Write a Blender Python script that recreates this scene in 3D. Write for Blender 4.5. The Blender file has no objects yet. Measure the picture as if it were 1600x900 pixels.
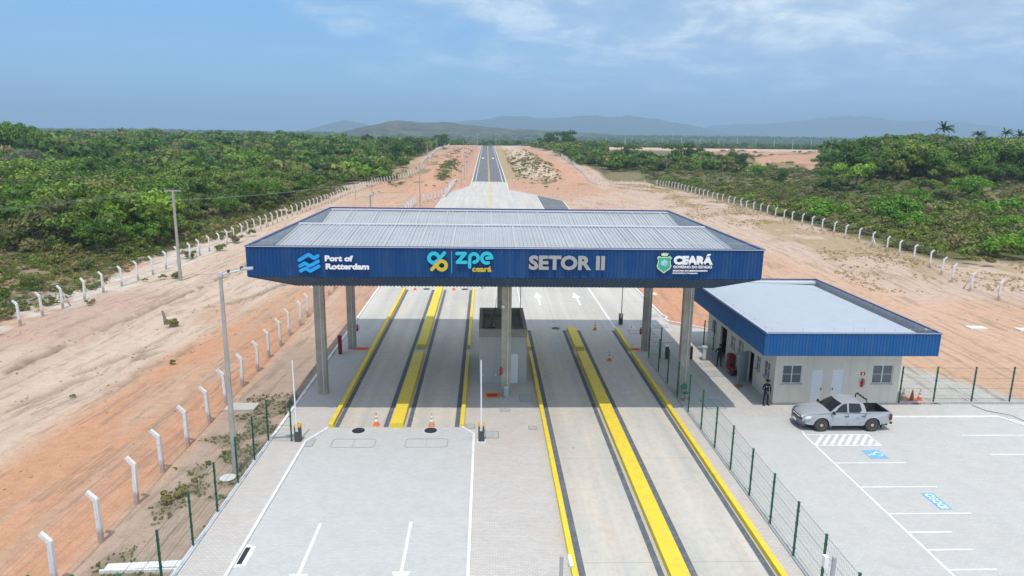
import bpy, math, random
import numpy as np
from mathutils import Matrix, Vector
random.seed(7); np.random.seed(7)
SC = bpy.context.scene
COL = SC.collection
PI = math.pi

# ------------------------------------------------------------------ camera
CAMR = Matrix(((0.99926571,-0.00569456,-0.03788938),(-0.03579152,0.21420683,-0.97613237),(0.0136748,0.97677173,0.21384572)))
cam_d = bpy.data.cameras.new('camera'); cam_d.sensor_width = 36.0; cam_d.lens = 24.3
cam_d.clip_start = 0.1; cam_d.clip_end = 60000
cam = bpy.data.objects.new('camera', cam_d); COL.objects.link(cam)
CAMR = CAMR.to_quaternion().to_matrix()
cam.matrix_world = Matrix.Translation((0,0,16.5)) @ CAMR.to_4x4()
SC.camera = cam

# ------------------------------------------------------------------ sky and sun
SUN_DIR = Vector((-0.05,-0.37,1.0)).normalized()      # towards the sun
SKY_STRENGTH = 0.125
world = bpy.data.worlds.new('World'); SC.world = world; world.use_nodes = True
nt = world.node_tree; nt.nodes.clear()
def N(t, k, **kw):
    n = t.nodes.new(k)
    for a, b in kw.items(): setattr(n, a, b)
    return n
out = N(nt,'ShaderNodeOutputWorld'); bg = N(nt,'ShaderNodeBackground'); bg.inputs[1].default_value = SKY_STRENGTH
sky = N(nt,'ShaderNodeTexSky'); sky.sky_type = 'NISHITA'; sky.sun_disc = False
sky.sun_elevation = math.asin(SUN_DIR.z); sky.sun_rotation = math.atan2(SUN_DIR.x, SUN_DIR.y)
sky.altitude = 10; sky.air_density = 1.0; sky.dust_density = 0.6; sky.ozone_density = 2.5
tc = N(nt,'ShaderNodeTexCoord'); sep = N(nt,'ShaderNodeSeparateXYZ'); nt.links.new(tc.outputs['Generated'], sep.inputs[0])
def M(t, op, a, b=None, c=None, clamp=False):
    n = N(t,'ShaderNodeMath', operation=op); n.use_clamp = clamp
    for i, v in enumerate((a,b,c)):
        if v is None: continue
        if isinstance(v,(int,float)): n.inputs[i].default_value = v
        else: t.links.new(v, n.inputs[i])
    return n.outputs[0]
def MIX(t, f, a, b, mode='MIX'):
    n = N(t,'ShaderNodeMix', data_type='RGBA', blend_type=mode)
    for i, v in ((0,f),(6,a),(7,b)):
        if isinstance(v,(int,float)): n.inputs[i].default_value = v
        elif isinstance(v,tuple): n.inputs[i].default_value = (*v[:3],1)
        else: t.links.new(v, n.inputs[i])
    return n.outputs[2]
def RAMP(t, f, stops, interp='LINEAR'):
    n = N(t,'ShaderNodeValToRGB'); n.color_ramp.interpolation = interp
    cr = n.color_ramp
    while len(cr.elements) < len(stops): cr.elements.new(0.5)
    for e, (p, c) in zip(cr.elements, stops):
        e.position = p; e.color = (*c[:3],1) if isinstance(c,tuple) else (c,c,c,1)
    t.links.new(f, n.inputs[0]); return n.outputs[0]
def NOISE(t, vec, scale, detail=4, rough=0.55, dist=0.0):
    n = N(t,'ShaderNodeTexNoise'); n.inputs['Scale'].default_value = scale; n.inputs['Detail'].default_value = detail
    n.inputs['Roughness'].default_value = rough; n.inputs['Distortion'].default_value = dist
    if vec is not None: t.links.new(vec, n.inputs['Vector'])
    return n.outputs[0]
# clouds: a layer seen in perspective, direction / (height + bias)
zz = M(nt,'ADD', M(nt,'MAXIMUM', sep.outputs[2], 0.0), 0.22)
cx = M(nt,'DIVIDE', sep.outputs[0], zz); cy = M(nt,'DIVIDE', sep.outputs[1], zz)
comb = N(nt,'ShaderNodeCombineXYZ'); nt.links.new(cx, comb.inputs[0]); nt.links.new(cy, comb.inputs[1])
n1 = NOISE(nt, comb.outputs[0], 0.8, 4, 0.5, 0.2); n2 = NOISE(nt, comb.outputs[0], 3.0, 9, 0.62, 0.25)
side = M(nt,'MULTIPLY_ADD', sep.outputs[0], 0.85, 0.07)                   # cloudier towards the right
hgt = M(nt,'MULTIPLY', M(nt,'SUBTRACT', sep.outputs[2], 0.16), 0.9)
cov = M(nt,'ADD', M(nt,'ADD', M(nt,'MULTIPLY', n1, 0.75), M(nt,'MULTIPLY', n2, 0.6)), M(nt,'ADD', side, hgt))
cmask = RAMP(nt, cov, [(0.50,0.0),(0.76,0.62),(1.0,0.95)])
lowfade = RAMP(nt, sep.outputs[2], [(0.02,0.35),(0.14,1.0)])
cfac = M(nt,'MULTIPLY', cmask, lowfade, clamp=True)
cshade = RAMP(nt, n2, [(0.34,(4.2,5.5,7.2)),(0.48,(5.4,6.7,8.3)),(0.62,(9.6,10.3,11.0))])
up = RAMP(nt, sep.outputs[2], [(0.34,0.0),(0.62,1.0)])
skycol = MIX(nt, M(nt,'MULTIPLY_ADD', up, -0.75, 0.75), sky.outputs[0], (1.6,4.9,9.7))
ccol = MIX(nt, cfac, skycol, MIX(nt, M(nt,'MULTIPLY', up, 0.85), cshade, (9.5,10.6,12.4)))  # brighter overhead clouds, out of view, added to fill the shaded areas
ccol = MIX(nt, RAMP(nt, sep.outputs[2], [(0.0,0.6),(0.22,0.0)]), ccol, (4.9,8.3,12.2))
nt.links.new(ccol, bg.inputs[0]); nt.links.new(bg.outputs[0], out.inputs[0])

sun_d = bpy.data.lights.new('sun','SUN'); sun_d.energy = 3.6; sun_d.angle = math.radians(0.55); sun_d.color = (1.0,0.925,0.83)
sun = bpy.data.objects.new('sun', sun_d); COL.objects.link(sun); sun.rotation_euler = SUN_DIR.to_track_quat('Z','Y').to_euler()
SC.view_settings.view_transform = 'Standard'; SC.view_settings.look = 'None'
SC.view_settings.exposure = -0.24; SC.view_settings.gamma = 1.0; SC.view_settings.use_curve_mapping = False
SC.render.engine = 'CYCLES'
SC.cycles.max_bounces = 6; SC.cycles.diffuse_bounces = 4; SC.cycles.glossy_bounces = 2; SC.cycles.transparent_max_bounces = 6
SC.cycles.volume_bounces = 0

# ------------------------------------------------------------------ materials
MATS = {}
def mat(name, col, rough=0.7, metal=0.0, var=0.0, vscale=1.0, bump=0.0, bscale=20.0, spec=None, alpha=None, coord='Object'):
    if name in MATS: return MATS[name]
    m = bpy.data.materials.new(name); m.use_nodes = True; t = m.node_tree
    b = t.nodes['Principled BSDF']; b.inputs['Roughness'].default_value = rough; b.inputs['Metallic'].default_value = metal
    b.inputs['Base Color'].default_value = (*col,1)
    if spec is not None: b.inputs['Specular IOR Level'].default_value = spec
    geo = N(t,'ShaderNodeNewGeometry')
    if var > 0:
        n = NOISE(t, geo.outputs['Position'], vscale, 6, 0.65)
        f = RAMP(t, n, [(0.25,1-var),(0.75,1+var)])
        c = MIX(t, 1.0, (*col,), f, 'MULTIPLY'); t.links.new(c, b.inputs['Base Color'])
    if bump > 0:
        n = NOISE(t, geo.outputs['Position'], bscale, 5, 0.6)
        bp = N(t,'ShaderNodeBump'); bp.inputs['Strength'].default_value = bump; bp.inputs['Distance'].default_value = 0.03
        t.links.new(n, bp.inputs['Height']); t.links.new(bp.outputs[0], b.inputs['Normal'])
    MATS[name] = m; return m

def wear(m, kind, col=(0.30,0.22,0.16), amt=0.5):
    t = m.node_tree; b = t.nodes['Principled BSDF']; geo = N(t,'ShaderNodeNewGeometry'); tc_ = N(t,'ShaderNodeTexCoord'); sp = N(t,'ShaderNodeSeparateXYZ')
    src = b.inputs['Base Color'].links[0].from_socket if b.inputs['Base Color'].links else tuple(b.inputs['Base Color'].default_value)[:3]
    n = NOISE(t, geo.outputs['Position'], 3.0, 6, 0.7)
    if kind == 'foot':
        t.links.new(tc_.outputs['Object'], sp.inputs[0]); f = RAMP(t, M(t,'ADD', sp.outputs[2], M(t,'MULTIPLY', n, -0.9)), [(0.0,1.0),(0.28,0.0)])
    elif kind == 'streak':
        mp = N(t,'ShaderNodeMapping'); mp.inputs['Scale'].default_value = (2.2,2.2,0.22); t.links.new(geo.outputs['Position'], mp.inputs[0])
        f = RAMP(t, NOISE(t, mp.outputs[0], 1.0, 7, 0.7), [(0.48,0.0),(0.72,1.0)])
    else:
        f = RAMP(t, n, [(0.48,0.0),(0.66,1.0)])
    c = MIX(t, M(t,'MULTIPLY', f, amt), src, col); t.links.new(c, b.inputs['Base Color'])
def paver_mat(name, c1, c2, mortar, bw=0.22, bh=0.11, stain=(0.55,0.42,0.30), stainamt=0.35, rot=0.0):
    m = bpy.data.materials.new(name); m.use_nodes = True; t = m.node_tree; b = t.nodes['Principled BSDF']
    b.inputs['Roughness'].default_value = 0.85; b.inputs['Specular IOR Level'].default_value = 0.25
    geo = N(t,'ShaderNodeNewGeometry'); mp = N(t,'ShaderNodeMapping'); mp.inputs['Rotation'].default_value[2] = rot
    t.links.new(geo.outputs['Position'], mp.inputs[0])
    br = N(t,'ShaderNodeTexBrick'); t.links.new(mp.outputs[0], br.inputs[0])
    br.inputs['Color1'].default_value = (*c1,1); br.inputs['Color2'].default_value = (*c2,1); br.inputs['Mortar'].default_value = (*mortar,1)
    br.inputs['Scale'].default_value = 1.0; br.inputs['Mortar Size'].default_value = 0.006; br.inputs['Brick Width'].default_value = bw
    br.inputs['Row Height'].default_value = bh; br.inputs['Bias'].default_value = 0.0; br.offset = 0.5
    n1 = NOISE(t, geo.outputs['Position'], 0.22, 6, 0.65, 0.5)
    f1 = RAMP(t, n1, [(0.52,0.0),(0.75,stainamt)])
    c = MIX(t, f1, br.outputs[0], stain)
    n2 = NOISE(t, geo.outputs['Position'], 0.9, 8, 0.7)
    f2 = RAMP(t, n2, [(0.25,0.93),(0.75,1.05)])
    c = MIX(t, 1.0, c, f2, 'MULTIPLY')
    t.links.new(c, b.inputs['Base Color'])
    bp = N(t,'ShaderNodeBump'); bp.inputs['Strength'].default_value = 0.5; bp.inputs['Distance'].default_value = 0.006
    inv = M(t,'SUBTRACT', 1.0, br.outputs[1]); t.links.new(inv, bp.inputs['Height']); t.links.new(bp.outputs[0], b.inputs['Normal'])
    MATS[name] = m; return m
paver_grey = paver_mat('paver_grey', (0.495,0.50,0.485), (0.54,0.545,0.53), (0.44,0.44,0.43), stainamt=0.14)
paver_pink = paver_mat('paver_pink', (0.51,0.485,0.455), (0.57,0.54,0.505), (0.34,0.32,0.30), stain=(0.52,0.36,0.26), stainamt=0.32)
paver_lot = paver_mat('paver_lot', (0.50,0.495,0.475), (0.545,0.54,0.515), (0.43,0.43,0.415), stain=(0.50,0.42,0.34), stainamt=0.22)
paver_walk = paver_mat('paver_walk', (0.49,0.475,0.45), (0.56,0.545,0.52), (0.38,0.37,0.35), stain=(0.50,0.38,0.28), stainamt=0.28)

def concrete_mat(name, col, stain, samt=0.5, joints=None, track=None):
    m = bpy.data.materials.new(name); m.use_nodes = True; t = m.node_tree; b = t.nodes['Principled BSDF']
    b.inputs['Roughness'].default_value = 0.8; b.inputs['Specular IOR Level'].default_value = 0.3
    geo = N(t,'ShaderNodeNewGeometry'); mp = N(t,'ShaderNodeMapping'); mp.inputs['Scale'].default_value = (1.0,0.22,1.0)
    t.links.new(geo.outputs['Position'], mp.inputs[0])
    n1 = NOISE(t, mp.outputs[0], 0.7, 9, 0.7, 0.6)
    f1 = RAMP(t, n1, [(0.40,0.0),(0.62,samt)])
    c = MIX(t, f1, col, stain)
    n2 = NOISE(t, geo.outputs['Position'], 2.5, 9, 0.75)
    f2 = RAMP(t, n2, [(0.25,0.84),(0.5,1.0),(0.75,1.07)])
    c = MIX(t, 1.0, c, f2, 'MULTIPLY')
    n4 = NOISE(t, geo.outputs['Position'], 0.12, 4, 0.5)
    c = MIX(t, 1.0, c, RAMP(t, n4, [(0.3,0.93),(0.7,1.05)]), 'MULTIPLY')
    mp2 = N(t,'ShaderNodeMapping'); mp2.inputs['Scale'].default_value = (1.0,0.03,1.0); t.links.new(geo.outputs['Position'], mp2.inputs[0])
    n8 = NOISE(t, mp2.outputs[0], 1.1, 4, 0.5, 0.1); c = MIX(t, 1.0, c, RAMP(t, n8, [(0.35,0.90),(0.6,1.04)]), 'MULTIPLY')
    n9 = NOISE(t, geo.outputs['Position'], 1.4, 2, 0.4); c = MIX(t, M(t,'MULTIPLY', RAMP(t, n9, [(0.73,0.0),(0.76,1.0)]), 0.35), c, (0.16,0.15,0.14))
    if joints:
        sp = N(t,'ShaderNodeSeparateXYZ'); t.links.new(geo.outputs['Position'], sp.inputs[0])
        fr = M(t,'FRACT', M(t,'DIVIDE', M(t,'ADD', sp.outputs[1], joints[1]), joints[0]))
        jm = M(t,'LESS_THAN', fr, 0.02/joints[0])
        c = MIX(t, jm, c, (0.22,0.21,0.19))
        if joints[2]:
            fr = M(t,'FRACT', M(t,'DIVIDE', M(t,'ADD', sp.outputs[0], 100.3), joints[2])); jm = M(t,'LESS_THAN', fr, 0.02/joints[2])
            c = MIX(t, jm, c, (0.26,0.25,0.23))
    t.links.new(c, b.inputs['Base Color'])
    bp = N(t,'ShaderNodeBump'); bp.inputs['Strength'].default_value = 0.25; bp.inputs['Distance'].default_value = 0.01
    t.links.new(n2, bp.inputs['Height']); t.links.new(bp.outputs[0], b.inputs['Normal'])
    MATS[name] = m; return m
conc_deck = concrete_mat('concrete_deck', (0.50,0.49,0.45), (0.60,0.53,0.43), 0.75, (9.1,3.0,None))
conc_apron = concrete_mat('concrete_apron', (0.53,0.51,0.465), (0.58,0.53,0.455), 0.4, (5.0,1.0,4.1))
conc_col = concrete_mat('concrete_column', (0.46,0.42,0.345), (0.31,0.285,0.24), 0.7, None)
conc_pole = concrete_mat('concrete_pole', (0.46,0.44,0.40), (0.36,0.34,0.31), 0.5, None)
asphalt = concrete_mat('asphalt', (0.15,0.155,0.165), (0.22,0.21,0.20), 0.4, None)
white_paint = mat('white_paint', (0.80,0.80,0.79), 0.6, var=0.07, vscale=3)
road_white = mat('road_white', (0.78,0.79,0.79), 0.7, var=0.12, vscale=2.2)
post_white = mat('post_white', (0.80,0.80,0.79), 0.75, var=0.10, vscale=6, bump=0.3, bscale=30)
yellow = mat('yellow_paint', (0.80,0.60,0.035), 0.6, var=0.07, vscale=1.3, bump=0.15, bscale=12)
yellow_road = mat('yellow_road', (0.68,0.46,0.10), 0.7, var=0.12, vscale=1.5)
rubber = mat('gap_strip', (0.105,0.125,0.15), 0.8, var=0.15, vscale=3)
def wall_mat(name, col, row=0.0):
    m = mat(name, col, 0.8, var=0.06, vscale=0.8, bump=0.1, bscale=40); return m
beige = wall_mat('beige_wall', (0.66,0.62,0.53)); grey_wall = wall_mat('grey_wall', (0.44,0.44,0.40))
dark_wall = mat('dark_roof_slab', (0.20,0.185,0.165), 0.9, var=0.3, vscale=1.5)
blue_metal = mat('blue_sheet', (0.010,0.066,0.205), 0.5, 0.0, var=0.10, vscale=0.35, spec=0.22)
blue_metal_b = mat('blue_sheet_office', (0.014,0.105,0.29), 0.5, 0.0, var=0.08, vscale=0.5, spec=0.25)
blue_dark = mat('blue_flashing', (0.015,0.045,0.17), 0.35)
galv = mat('galvanised', (0.43,0.45,0.47), 0.5, 0.2, var=0.12, vscale=0.5)
galv_in = mat('galvanised_inner', (0.46,0.49,0.51), 0.55, 0.3, var=0.15, vscale=1.2)
galv_light = mat('galvanised_cap', (0.74,0.76,0.78), 0.4, 0.3)
roof_pale = mat('pale_roof', (0.41,0.465,0.52), 0.6, 0.1, var=0.06, vscale=0.8)
soffit_m = mat('soffit_sheet', (0.03,0.075,0.16), 0.5, 0.1)
door_white = mat('door_white', (0.80,0.82,0.84), 0.5); alu = mat('aluminium', (0.70,0.72,0.74), 0.45, 0.2)
glass_dark = mat('window_glass', (0.12,0.145,0.155), 0.25, 0.0, spec=0.5)
green_paint = mat('green_post', (0.012,0.10,0.06), 0.5); green_wire = mat('green_wire', (0.02,0.13,0.085), 0.5)
steel = mat('steel_wire', (0.42,0.42,0.42), 0.5, 0.5)
black = mat('black_plastic', (0.02,0.021,0.023), 0.5); dgrey = mat('dark_grey', (0.07,0.075,0.08), 0.6)
orange_pl = mat('orange_plastic', (0.80,0.36,0.03), 0.5); red = mat('red_paint', (0.45,0.02,0.02), 0.4)
red_floor = mat('red_floor', (0.50,0.04,0.035), 0.7); orange_floor = mat('orange_floor', (0.75,0.30,0.03), 0.7)
cone_orange = mat('cone_orange', (0.82,0.20,0.06), 0.55, var=0.1, vscale=6); cone_faded = mat('cone_faded', (0.60,0.36,0.24), 0.7, var=0.15, vscale=6)
white_pl = mat('white_plastic', (0.82,0.83,0.84), 0.4)
cover_m = mat('cover_plate', (0.40,0.42,0.41), 0.75, var=0.15, vscale=4); manhole_m = mat('manhole_iron', (0.035,0.04,0.05), 0.5, 0.4)
frame_line = mat('joint_line', (0.20,0.20,0.19), 0.85)
sign_cyan = mat('sign_cyan', (0.02,0.52,0.66), 0.4); sign_yel = mat('sign_yellow', (0.62,0.46,0.04), 0.4)
sign_blue = mat('sign_blue', (0.015,0.36,0.78), 0.4); sign_white = mat('sign_white', (0.86,0.87,0.89), 0.4); sign_grey = mat('sign_grey', (0.40,0.41,0.42), 0.35, 0.3)
sign_green = mat('sign_green', (0.03,0.42,0.24), 0.4); sign_pale = mat('sign_pale', (0.66,0.72,0.55), 0.5)
floor_blue = mat('floor_blue', (0.17,0.44,0.66), 0.7, var=0.08, vscale=4)
silver = mat('silver_car', (0.43,0.455,0.48), 0.33, 0.3, var=0.03, vscale=2); car_glass = mat('car_glass', (0.018,0.02,0.024), 0.08, spec=0.7)
tyre = mat('tyre', (0.05,0.047,0.044), 0.85); rim_m = mat('rim', (0.50,0.44,0.38), 0.5, 0.1); bed_m = mat('bed_liner', (0.03,0.032,0.035), 0.6)
lamp_red = mat('lamp_red', (0.16,0.025,0.025), 0.3); lamp_clear = mat('lamp_clear', (0.70,0.72,0.74), 0.15)
navy = mat('navy_cloth', (0.012,0.016,0.040), 0.85); skin = mat('skin', (0.30,0.15,0.09), 0.6); hair_m = mat('hair', (0.01,0.008,0.007), 0.8)
patch_m = mat('patch_white', (0.6,0.62,0.65), 0.7)
bark = mat('bark', (0.16,0.13,0.10), 0.9, var=0.2, vscale=3)
branch_pale = mat('bark_pale', (0.38,0.35,0.31), 0.9)
wood_brown = mat('brown_board', (0.34,0.16,0.08), 0.8)

wear(post_white,'foot',(0.42,0.27,0.18),0.75); wear(yellow,'scuff',(0.52,0.42,0.16),0.55); wear(blue_metal,'streak',(0.07,0.12,0.21),0.45); wear(blue_metal_b,'streak',(0.08,0.15,0.25),0.4)
wear(beige,'streak',(0.44,0.40,0.33),0.45); wear(grey_wall,'streak',(0.30,0.29,0.26),0.5); wear(road_white,'scuff',(0.50,0.48,0.45),0.45); wear(galv,'streak',(0.32,0.32,0.32),0.3)
wear(conc_pole,'streak',(0.28,0.26,0.23),0.4); wear(rubber,'scuff',(0.22,0.21,0.20),0.5); wear(silver,'streak',(0.40,0.36,0.32),0.25)
def leaf_mat(name, stops, sat=1.0):
    m = bpy.data.materials.new(name); m.use_nodes = True; t = m.node_tree; b = t.nodes['Principled BSDF']
    b.inputs['Roughness'].default_value = 0.6; b.inputs['Specular IOR Level'].default_value = 0.25
    oi = N(t,'ShaderNodeObjectInfo'); c = RAMP(t, oi.outputs['Random'], stops)
    geo = N(t,'ShaderNodeNewGeometry')
    f = RAMP(t, geo.outputs['Random Per Island'], [(0.0,0.72),(0.5,1.0),(0.85,1.2),(1.0,1.5)])
    c = MIX(t, 1.0, c, f, 'MULTIPLY')
    n = NOISE(t, geo.outputs['Position'], 0.12, 3, 0.5)
    c = MIX(t, 1.0, c, RAMP(t, n, [(0.35,(0.85,0.9,0.8)),(0.65,(1.2,1.1,1.05))]), 'MULTIPLY')
    t.links.new(c, b.inputs['Base Color'])
    tr = N(t,'ShaderNodeBsdfTranslucent'); t.links.new(MIX(t, 1.0, c, (1.1,1.2,0.6), 'MULTIPLY'), tr.inputs[0])
    mx = N(t,'ShaderNodeMixShader'); mx.inputs[0].default_value = 0.25
    t.links.new(b.outputs[0], mx.inputs[1]); t.links.new(tr.outputs[0], mx.inputs[2]); t.links.new(mx.outputs[0], t.nodes['Material Output'].inputs[0])
    MATS[name] = m; return m
leaf_tree = leaf_mat('leaf_tree', [(0.0, (0.0819, 0.1631, 0.024)), (0.2, (0.1365, 0.2528, 0.03)), (0.4, (0.0911, 0.1712, 0.0331)), (0.6, (0.1729, 0.2528, 0.0481)), (0.75, (0.0819, 0.1549, 0.0391)), (0.88, (0.2001, 0.2202, 0.0751)), (1.0, (0.2001, 0.3506, 0.0376))])
leaf_scrub = leaf_mat('leaf_scrub', [(0.0, (0.1239, 0.1694, 0.0404)), (0.3, (0.1815, 0.2388, 0.0506)), (0.5, (0.2145, 0.2002, 0.0866)), (0.7, (0.1404, 0.1848, 0.0506)), (0.85, (0.264, 0.2156, 0.13)), (1.0, (0.2145, 0.308, 0.0506))])
leaf_bright = leaf_mat('leaf_bright', [(0.0, (0.1625, 0.3125, 0.0312)), (1.0, (0.125, 0.2625, 0.0375))])
leaf_purple = leaf_mat('leaf_purple', [(0.0, (0.15, 0.138, 0.156)), (1.0, (0.18, 0.162, 0.15))])
leaf_rust = leaf_mat('leaf_rust', [(0.0, (0.1313, 0.1575, 0.055)), (1.0, (0.1625, 0.1575, 0.0618))])
leaf_dry = leaf_mat('leaf_dry', [(0.0,(0.58,0.46,0.28)),(0.7,(0.48,0.38,0.21)),(1.0,(0.32,0.30,0.13))])
palm_green = leaf_mat('palm_green', [(0.0,(0.05,0.09,0.025)),(1.0,(0.07,0.11,0.03))])

# ------------------------------------------------------------------ helpers
def tag(o, label=None, cat=None, group=None, kind=None):
    if label: o['label'] = label
    if cat: o['category'] = cat
    if group: o['group'] = group
    if kind: o['kind'] = kind
    return o
def thing(name, label, cat, loc=(0,0,0), rz=0.0, group=None):
    o = bpy.data.objects.new(name, None); o.empty_display_size = 0.2; COL.objects.link(o)
    o.location = loc; o.rotation_euler = (0,0,rz); return tag(o, label, cat, group)
class MB:
    def __init__(s): s.v = []; s.f = []; s.mi = []
    def add(s, vs, fs, mi=0):
        b = len(s.v); s.v += [tuple(p) for p in vs]; s.f += [tuple(b+i for i in f) for f in fs]; s.mi += [mi]*len(fs); return s
    def box(s, x0,y0,z0,x1,y1,z1, mi=0):
        return s.add([(x0,y0,z0),(x1,y0,z0),(x1,y1,z0),(x0,y1,z0),(x0,y0,z1),(x1,y0,z1),(x1,y1,z1),(x0,y1,z1)],
              [(0,3,2,1),(4,5,6,7),(0,1,5,4),(1,2,6,5),(2,3,7,6),(3,0,4,7)], mi)
    def poly(s, pts, z0, z1, mi=0):                 # prism over a 2D polygon (counter-clockwise)
        n = len(pts); a = sum(pts[i][0]*pts[(i+1)%n][1]-pts[(i+1)%n][0]*pts[i][1] for i in range(n))
        if a < 0: pts = pts[::-1]
        vs = [(x,y,z0) for x,y in pts]+[(x,y,z1) for x,y in pts]
        fs = [tuple(range(n-1,-1,-1)), tuple(range(n,2*n))]+[(i,(i+1)%n,n+(i+1)%n,n+i) for i in range(n)]
        return s.add(vs, fs, mi)
    def sheet(s, pts, z, mi=0):
        n = len(pts); a = sum(pts[i][0]*pts[(i+1)%n][1]-pts[(i+1)%n][0]*pts[i][1] for i in range(n))
        if a < 0: pts = pts[::-1]
        return s.add([(x,y,z) for x,y in pts], [tuple(range(n))], mi)
    def tube(s, pts, r, n=8, mi=0, cap=True):
        pts = [Vector(p) for p in pts]; rs = r if isinstance(r,(list,tuple)) else [r]*len(pts)
        b = len(s.v); prev = None
        for i, p in enumerate(pts):
            d = (pts[min(i+1,len(pts)-1)]-pts[max(i-1,0)]).normalized()
            if prev is None:
                u = d.orthogonal().normalized()
                if abs(d.z) > 0.99: u = Vector((1,0,0))
                elif n == 4: u = d.cross(Vector((0,0,1))).normalized()
            else: u = (prev - d*prev.dot(d)).normalized()
            prev = u; w = d.cross(u)
            off = PI/4 if n == 4 else 0
            for k in range(n):
                a = 2*PI*k/n+off; s.v.append(tuple(p+(u*math.cos(a)+w*math.sin(a))*rs[i]))
        for i in range(len(pts)-1):
            for k in range(n):
                s.f.append((b+i*n+k, b+i*n+(k+1)%n, b+(i+1)*n+(k+1)%n, b+(i+1)*n+k)); s.mi.append(mi)
        if cap:
            s.f.append(tuple(b+k for k in range(n-1,-1,-1))); s.mi.append(mi)
            e = b+(len(pts)-1)*n; s.f.append(tuple(e+k for k in range(n))); s.mi.append(mi)
        return s
    def lathe(s, prof, n=16, o=(0,0,0), mi=0, axis='z'):
        b = len(s.v)
        for r, h in prof:
            for k in range(n):
                a = 2*PI*k/n; c, d = r*math.cos(a), r*math.sin(a)
                p = (c,d,h) if axis == 'z' else ((c,h,d) if axis == 'y' else (h,c,d))
                s.v.append((o[0]+p[0],o[1]+p[1],o[2]+p[2]))
        for i in range(len(prof)-1):
            for k in range(n): s.f.append((b+i*n+k,b+i*n+(k+1)%n,b+(i+1)*n+(k+1)%n,b+(i+1)*n+k)); s.mi.append(mi)
        s.f.append(tuple(b+k for k in range(n-1,-1,-1))); s.f.append(tuple(b+(len(prof)-1)*n+k for k in range(n))); s.mi += [mi,mi]
        return s
    def mesh(s, name, mats, smooth=False):
        me = bpy.data.meshes.new(name); me.from_pydata(s.v, [], s.f)
        for m in (mats if isinstance(mats,(list,tuple)) else [mats]): me.materials.append(m)
        me.polygons.foreach_set('material_index', s.mi)
        if smooth: me.polygons.foreach_set('use_smooth', [True]*len(s.f))
        me.update(); return me
    def build(s, name, mats, parent=None, smooth=False, bevel=0.0):
        o = bpy.data.objects.new(name, s.mesh(name, mats, smooth)); COL.objects.link(o); o.parent = parent
        if bevel:
            b = o.modifiers.new('bevel','BEVEL'); b.width = bevel; b.segments = 2; b.limit_method = 'ANGLE'
        return o
def struct(o): o['kind'] = 'structure'; return o
def put(name, me, parent=None, loc=None):
    o = bpy.data.objects.new(name, me); COL.objects.link(o); o.parent = parent
    if loc is not None: o.location = loc
    return o
def copy_tree(o, parent=None):
    c = o.copy(); COL.objects.link(c); c.parent = parent
    for ch in o.children: copy_tree(ch, c)
    return c
def path_pts(ctrl, step):
    """points every step metres along a polyline in plan"""
    out = []; carry = 0.0
    for a, b in zip(ctrl[:-1], ctrl[1:]):
        a = np.array(a); b = np.array(b); L = np.linalg.norm(b-a); t = carry
        while t < L: out.append(tuple(a+(b-a)*t/L)); t += step
        carry = t-L
    return out
# value noise in plain numpy for terrain
_perm = np.random.RandomState(3).rand(256,256)
def vnoise(x, y):
    xi = np.floor(x).astype(int); yi = np.floor(y).astype(int); fx = x-xi; fy = y-yi
    fx = fx*fx*(3-2*fx); fy = fy*fy*(3-2*fy)
    g = lambda a,b: _perm[a%256,b%256]
    return (g(xi,yi)*(1-fx)+g(xi+1,yi)*fx)*(1-fy)+(g(xi,yi+1)*(1-fx)+g(xi+1,yi+1)*fx)*fy
def fbm(x, y, o=4):
    s = 0; a = 0.5; t = 0
    for i in range(o): s = s+a*vnoise(x+17.3*i, y-9.1*i); t += a; a *= 0.5; x = x*2.03; y = y*2.03
    return s/t
def ss(t): t = np.clip(t,0,1); return t*t*(3-2*t)
def seg_dist(X, Y, pts):
    d = np.full(np.shape(X), 1e9)
    for (ax,ay),(bx,by) in zip(pts[:-1],pts[1:]):
        vx, vy = bx-ax, by-ay; t = np.clip(((X-ax)*vx+(Y-ay)*vy)/(vx*vx+vy*vy),0,1)
        d = np.minimum(d, np.hypot(X-ax-t*vx, Y-ay-t*vy))
    return d
RUTS = [[(-33.5,40),(-33.5,46.6),(-33.0,52.6),(-32.9,55.6),(-32.4,61.8),(-32.0,68.4),(-31.4,79.4),(-31.0,88.9),(-31.5,105)], [(-29.5,62.6),(-28.0,65.1),(-25.8,67.7),(-24.0,71.5),(-22.6,78.0),(-21,90)], [(-24.8,44),(-24.6,48.6),(-23.6,51.7),(-22.9,58.4)], [(-28.8,47.6),(-27.7,51.3),(-26.4,54.5)], [(-29.2,40.2),(-28.3,45.9),(-25.8,52.5)], [(-33.8,185.0),(-29.6,196),(-25.6,207.6),(-20,222)]]
RUTW = [1.0,0.9,0.35,0.4,0.35,1.2]
def road_h(Y):
    return np.where(Y<250, 0, np.where(Y<720, 0.0155*(Y-250)*ss((Y-250)/60.), np.maximum(7.285-0.012*(Y-720), -4)))
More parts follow.
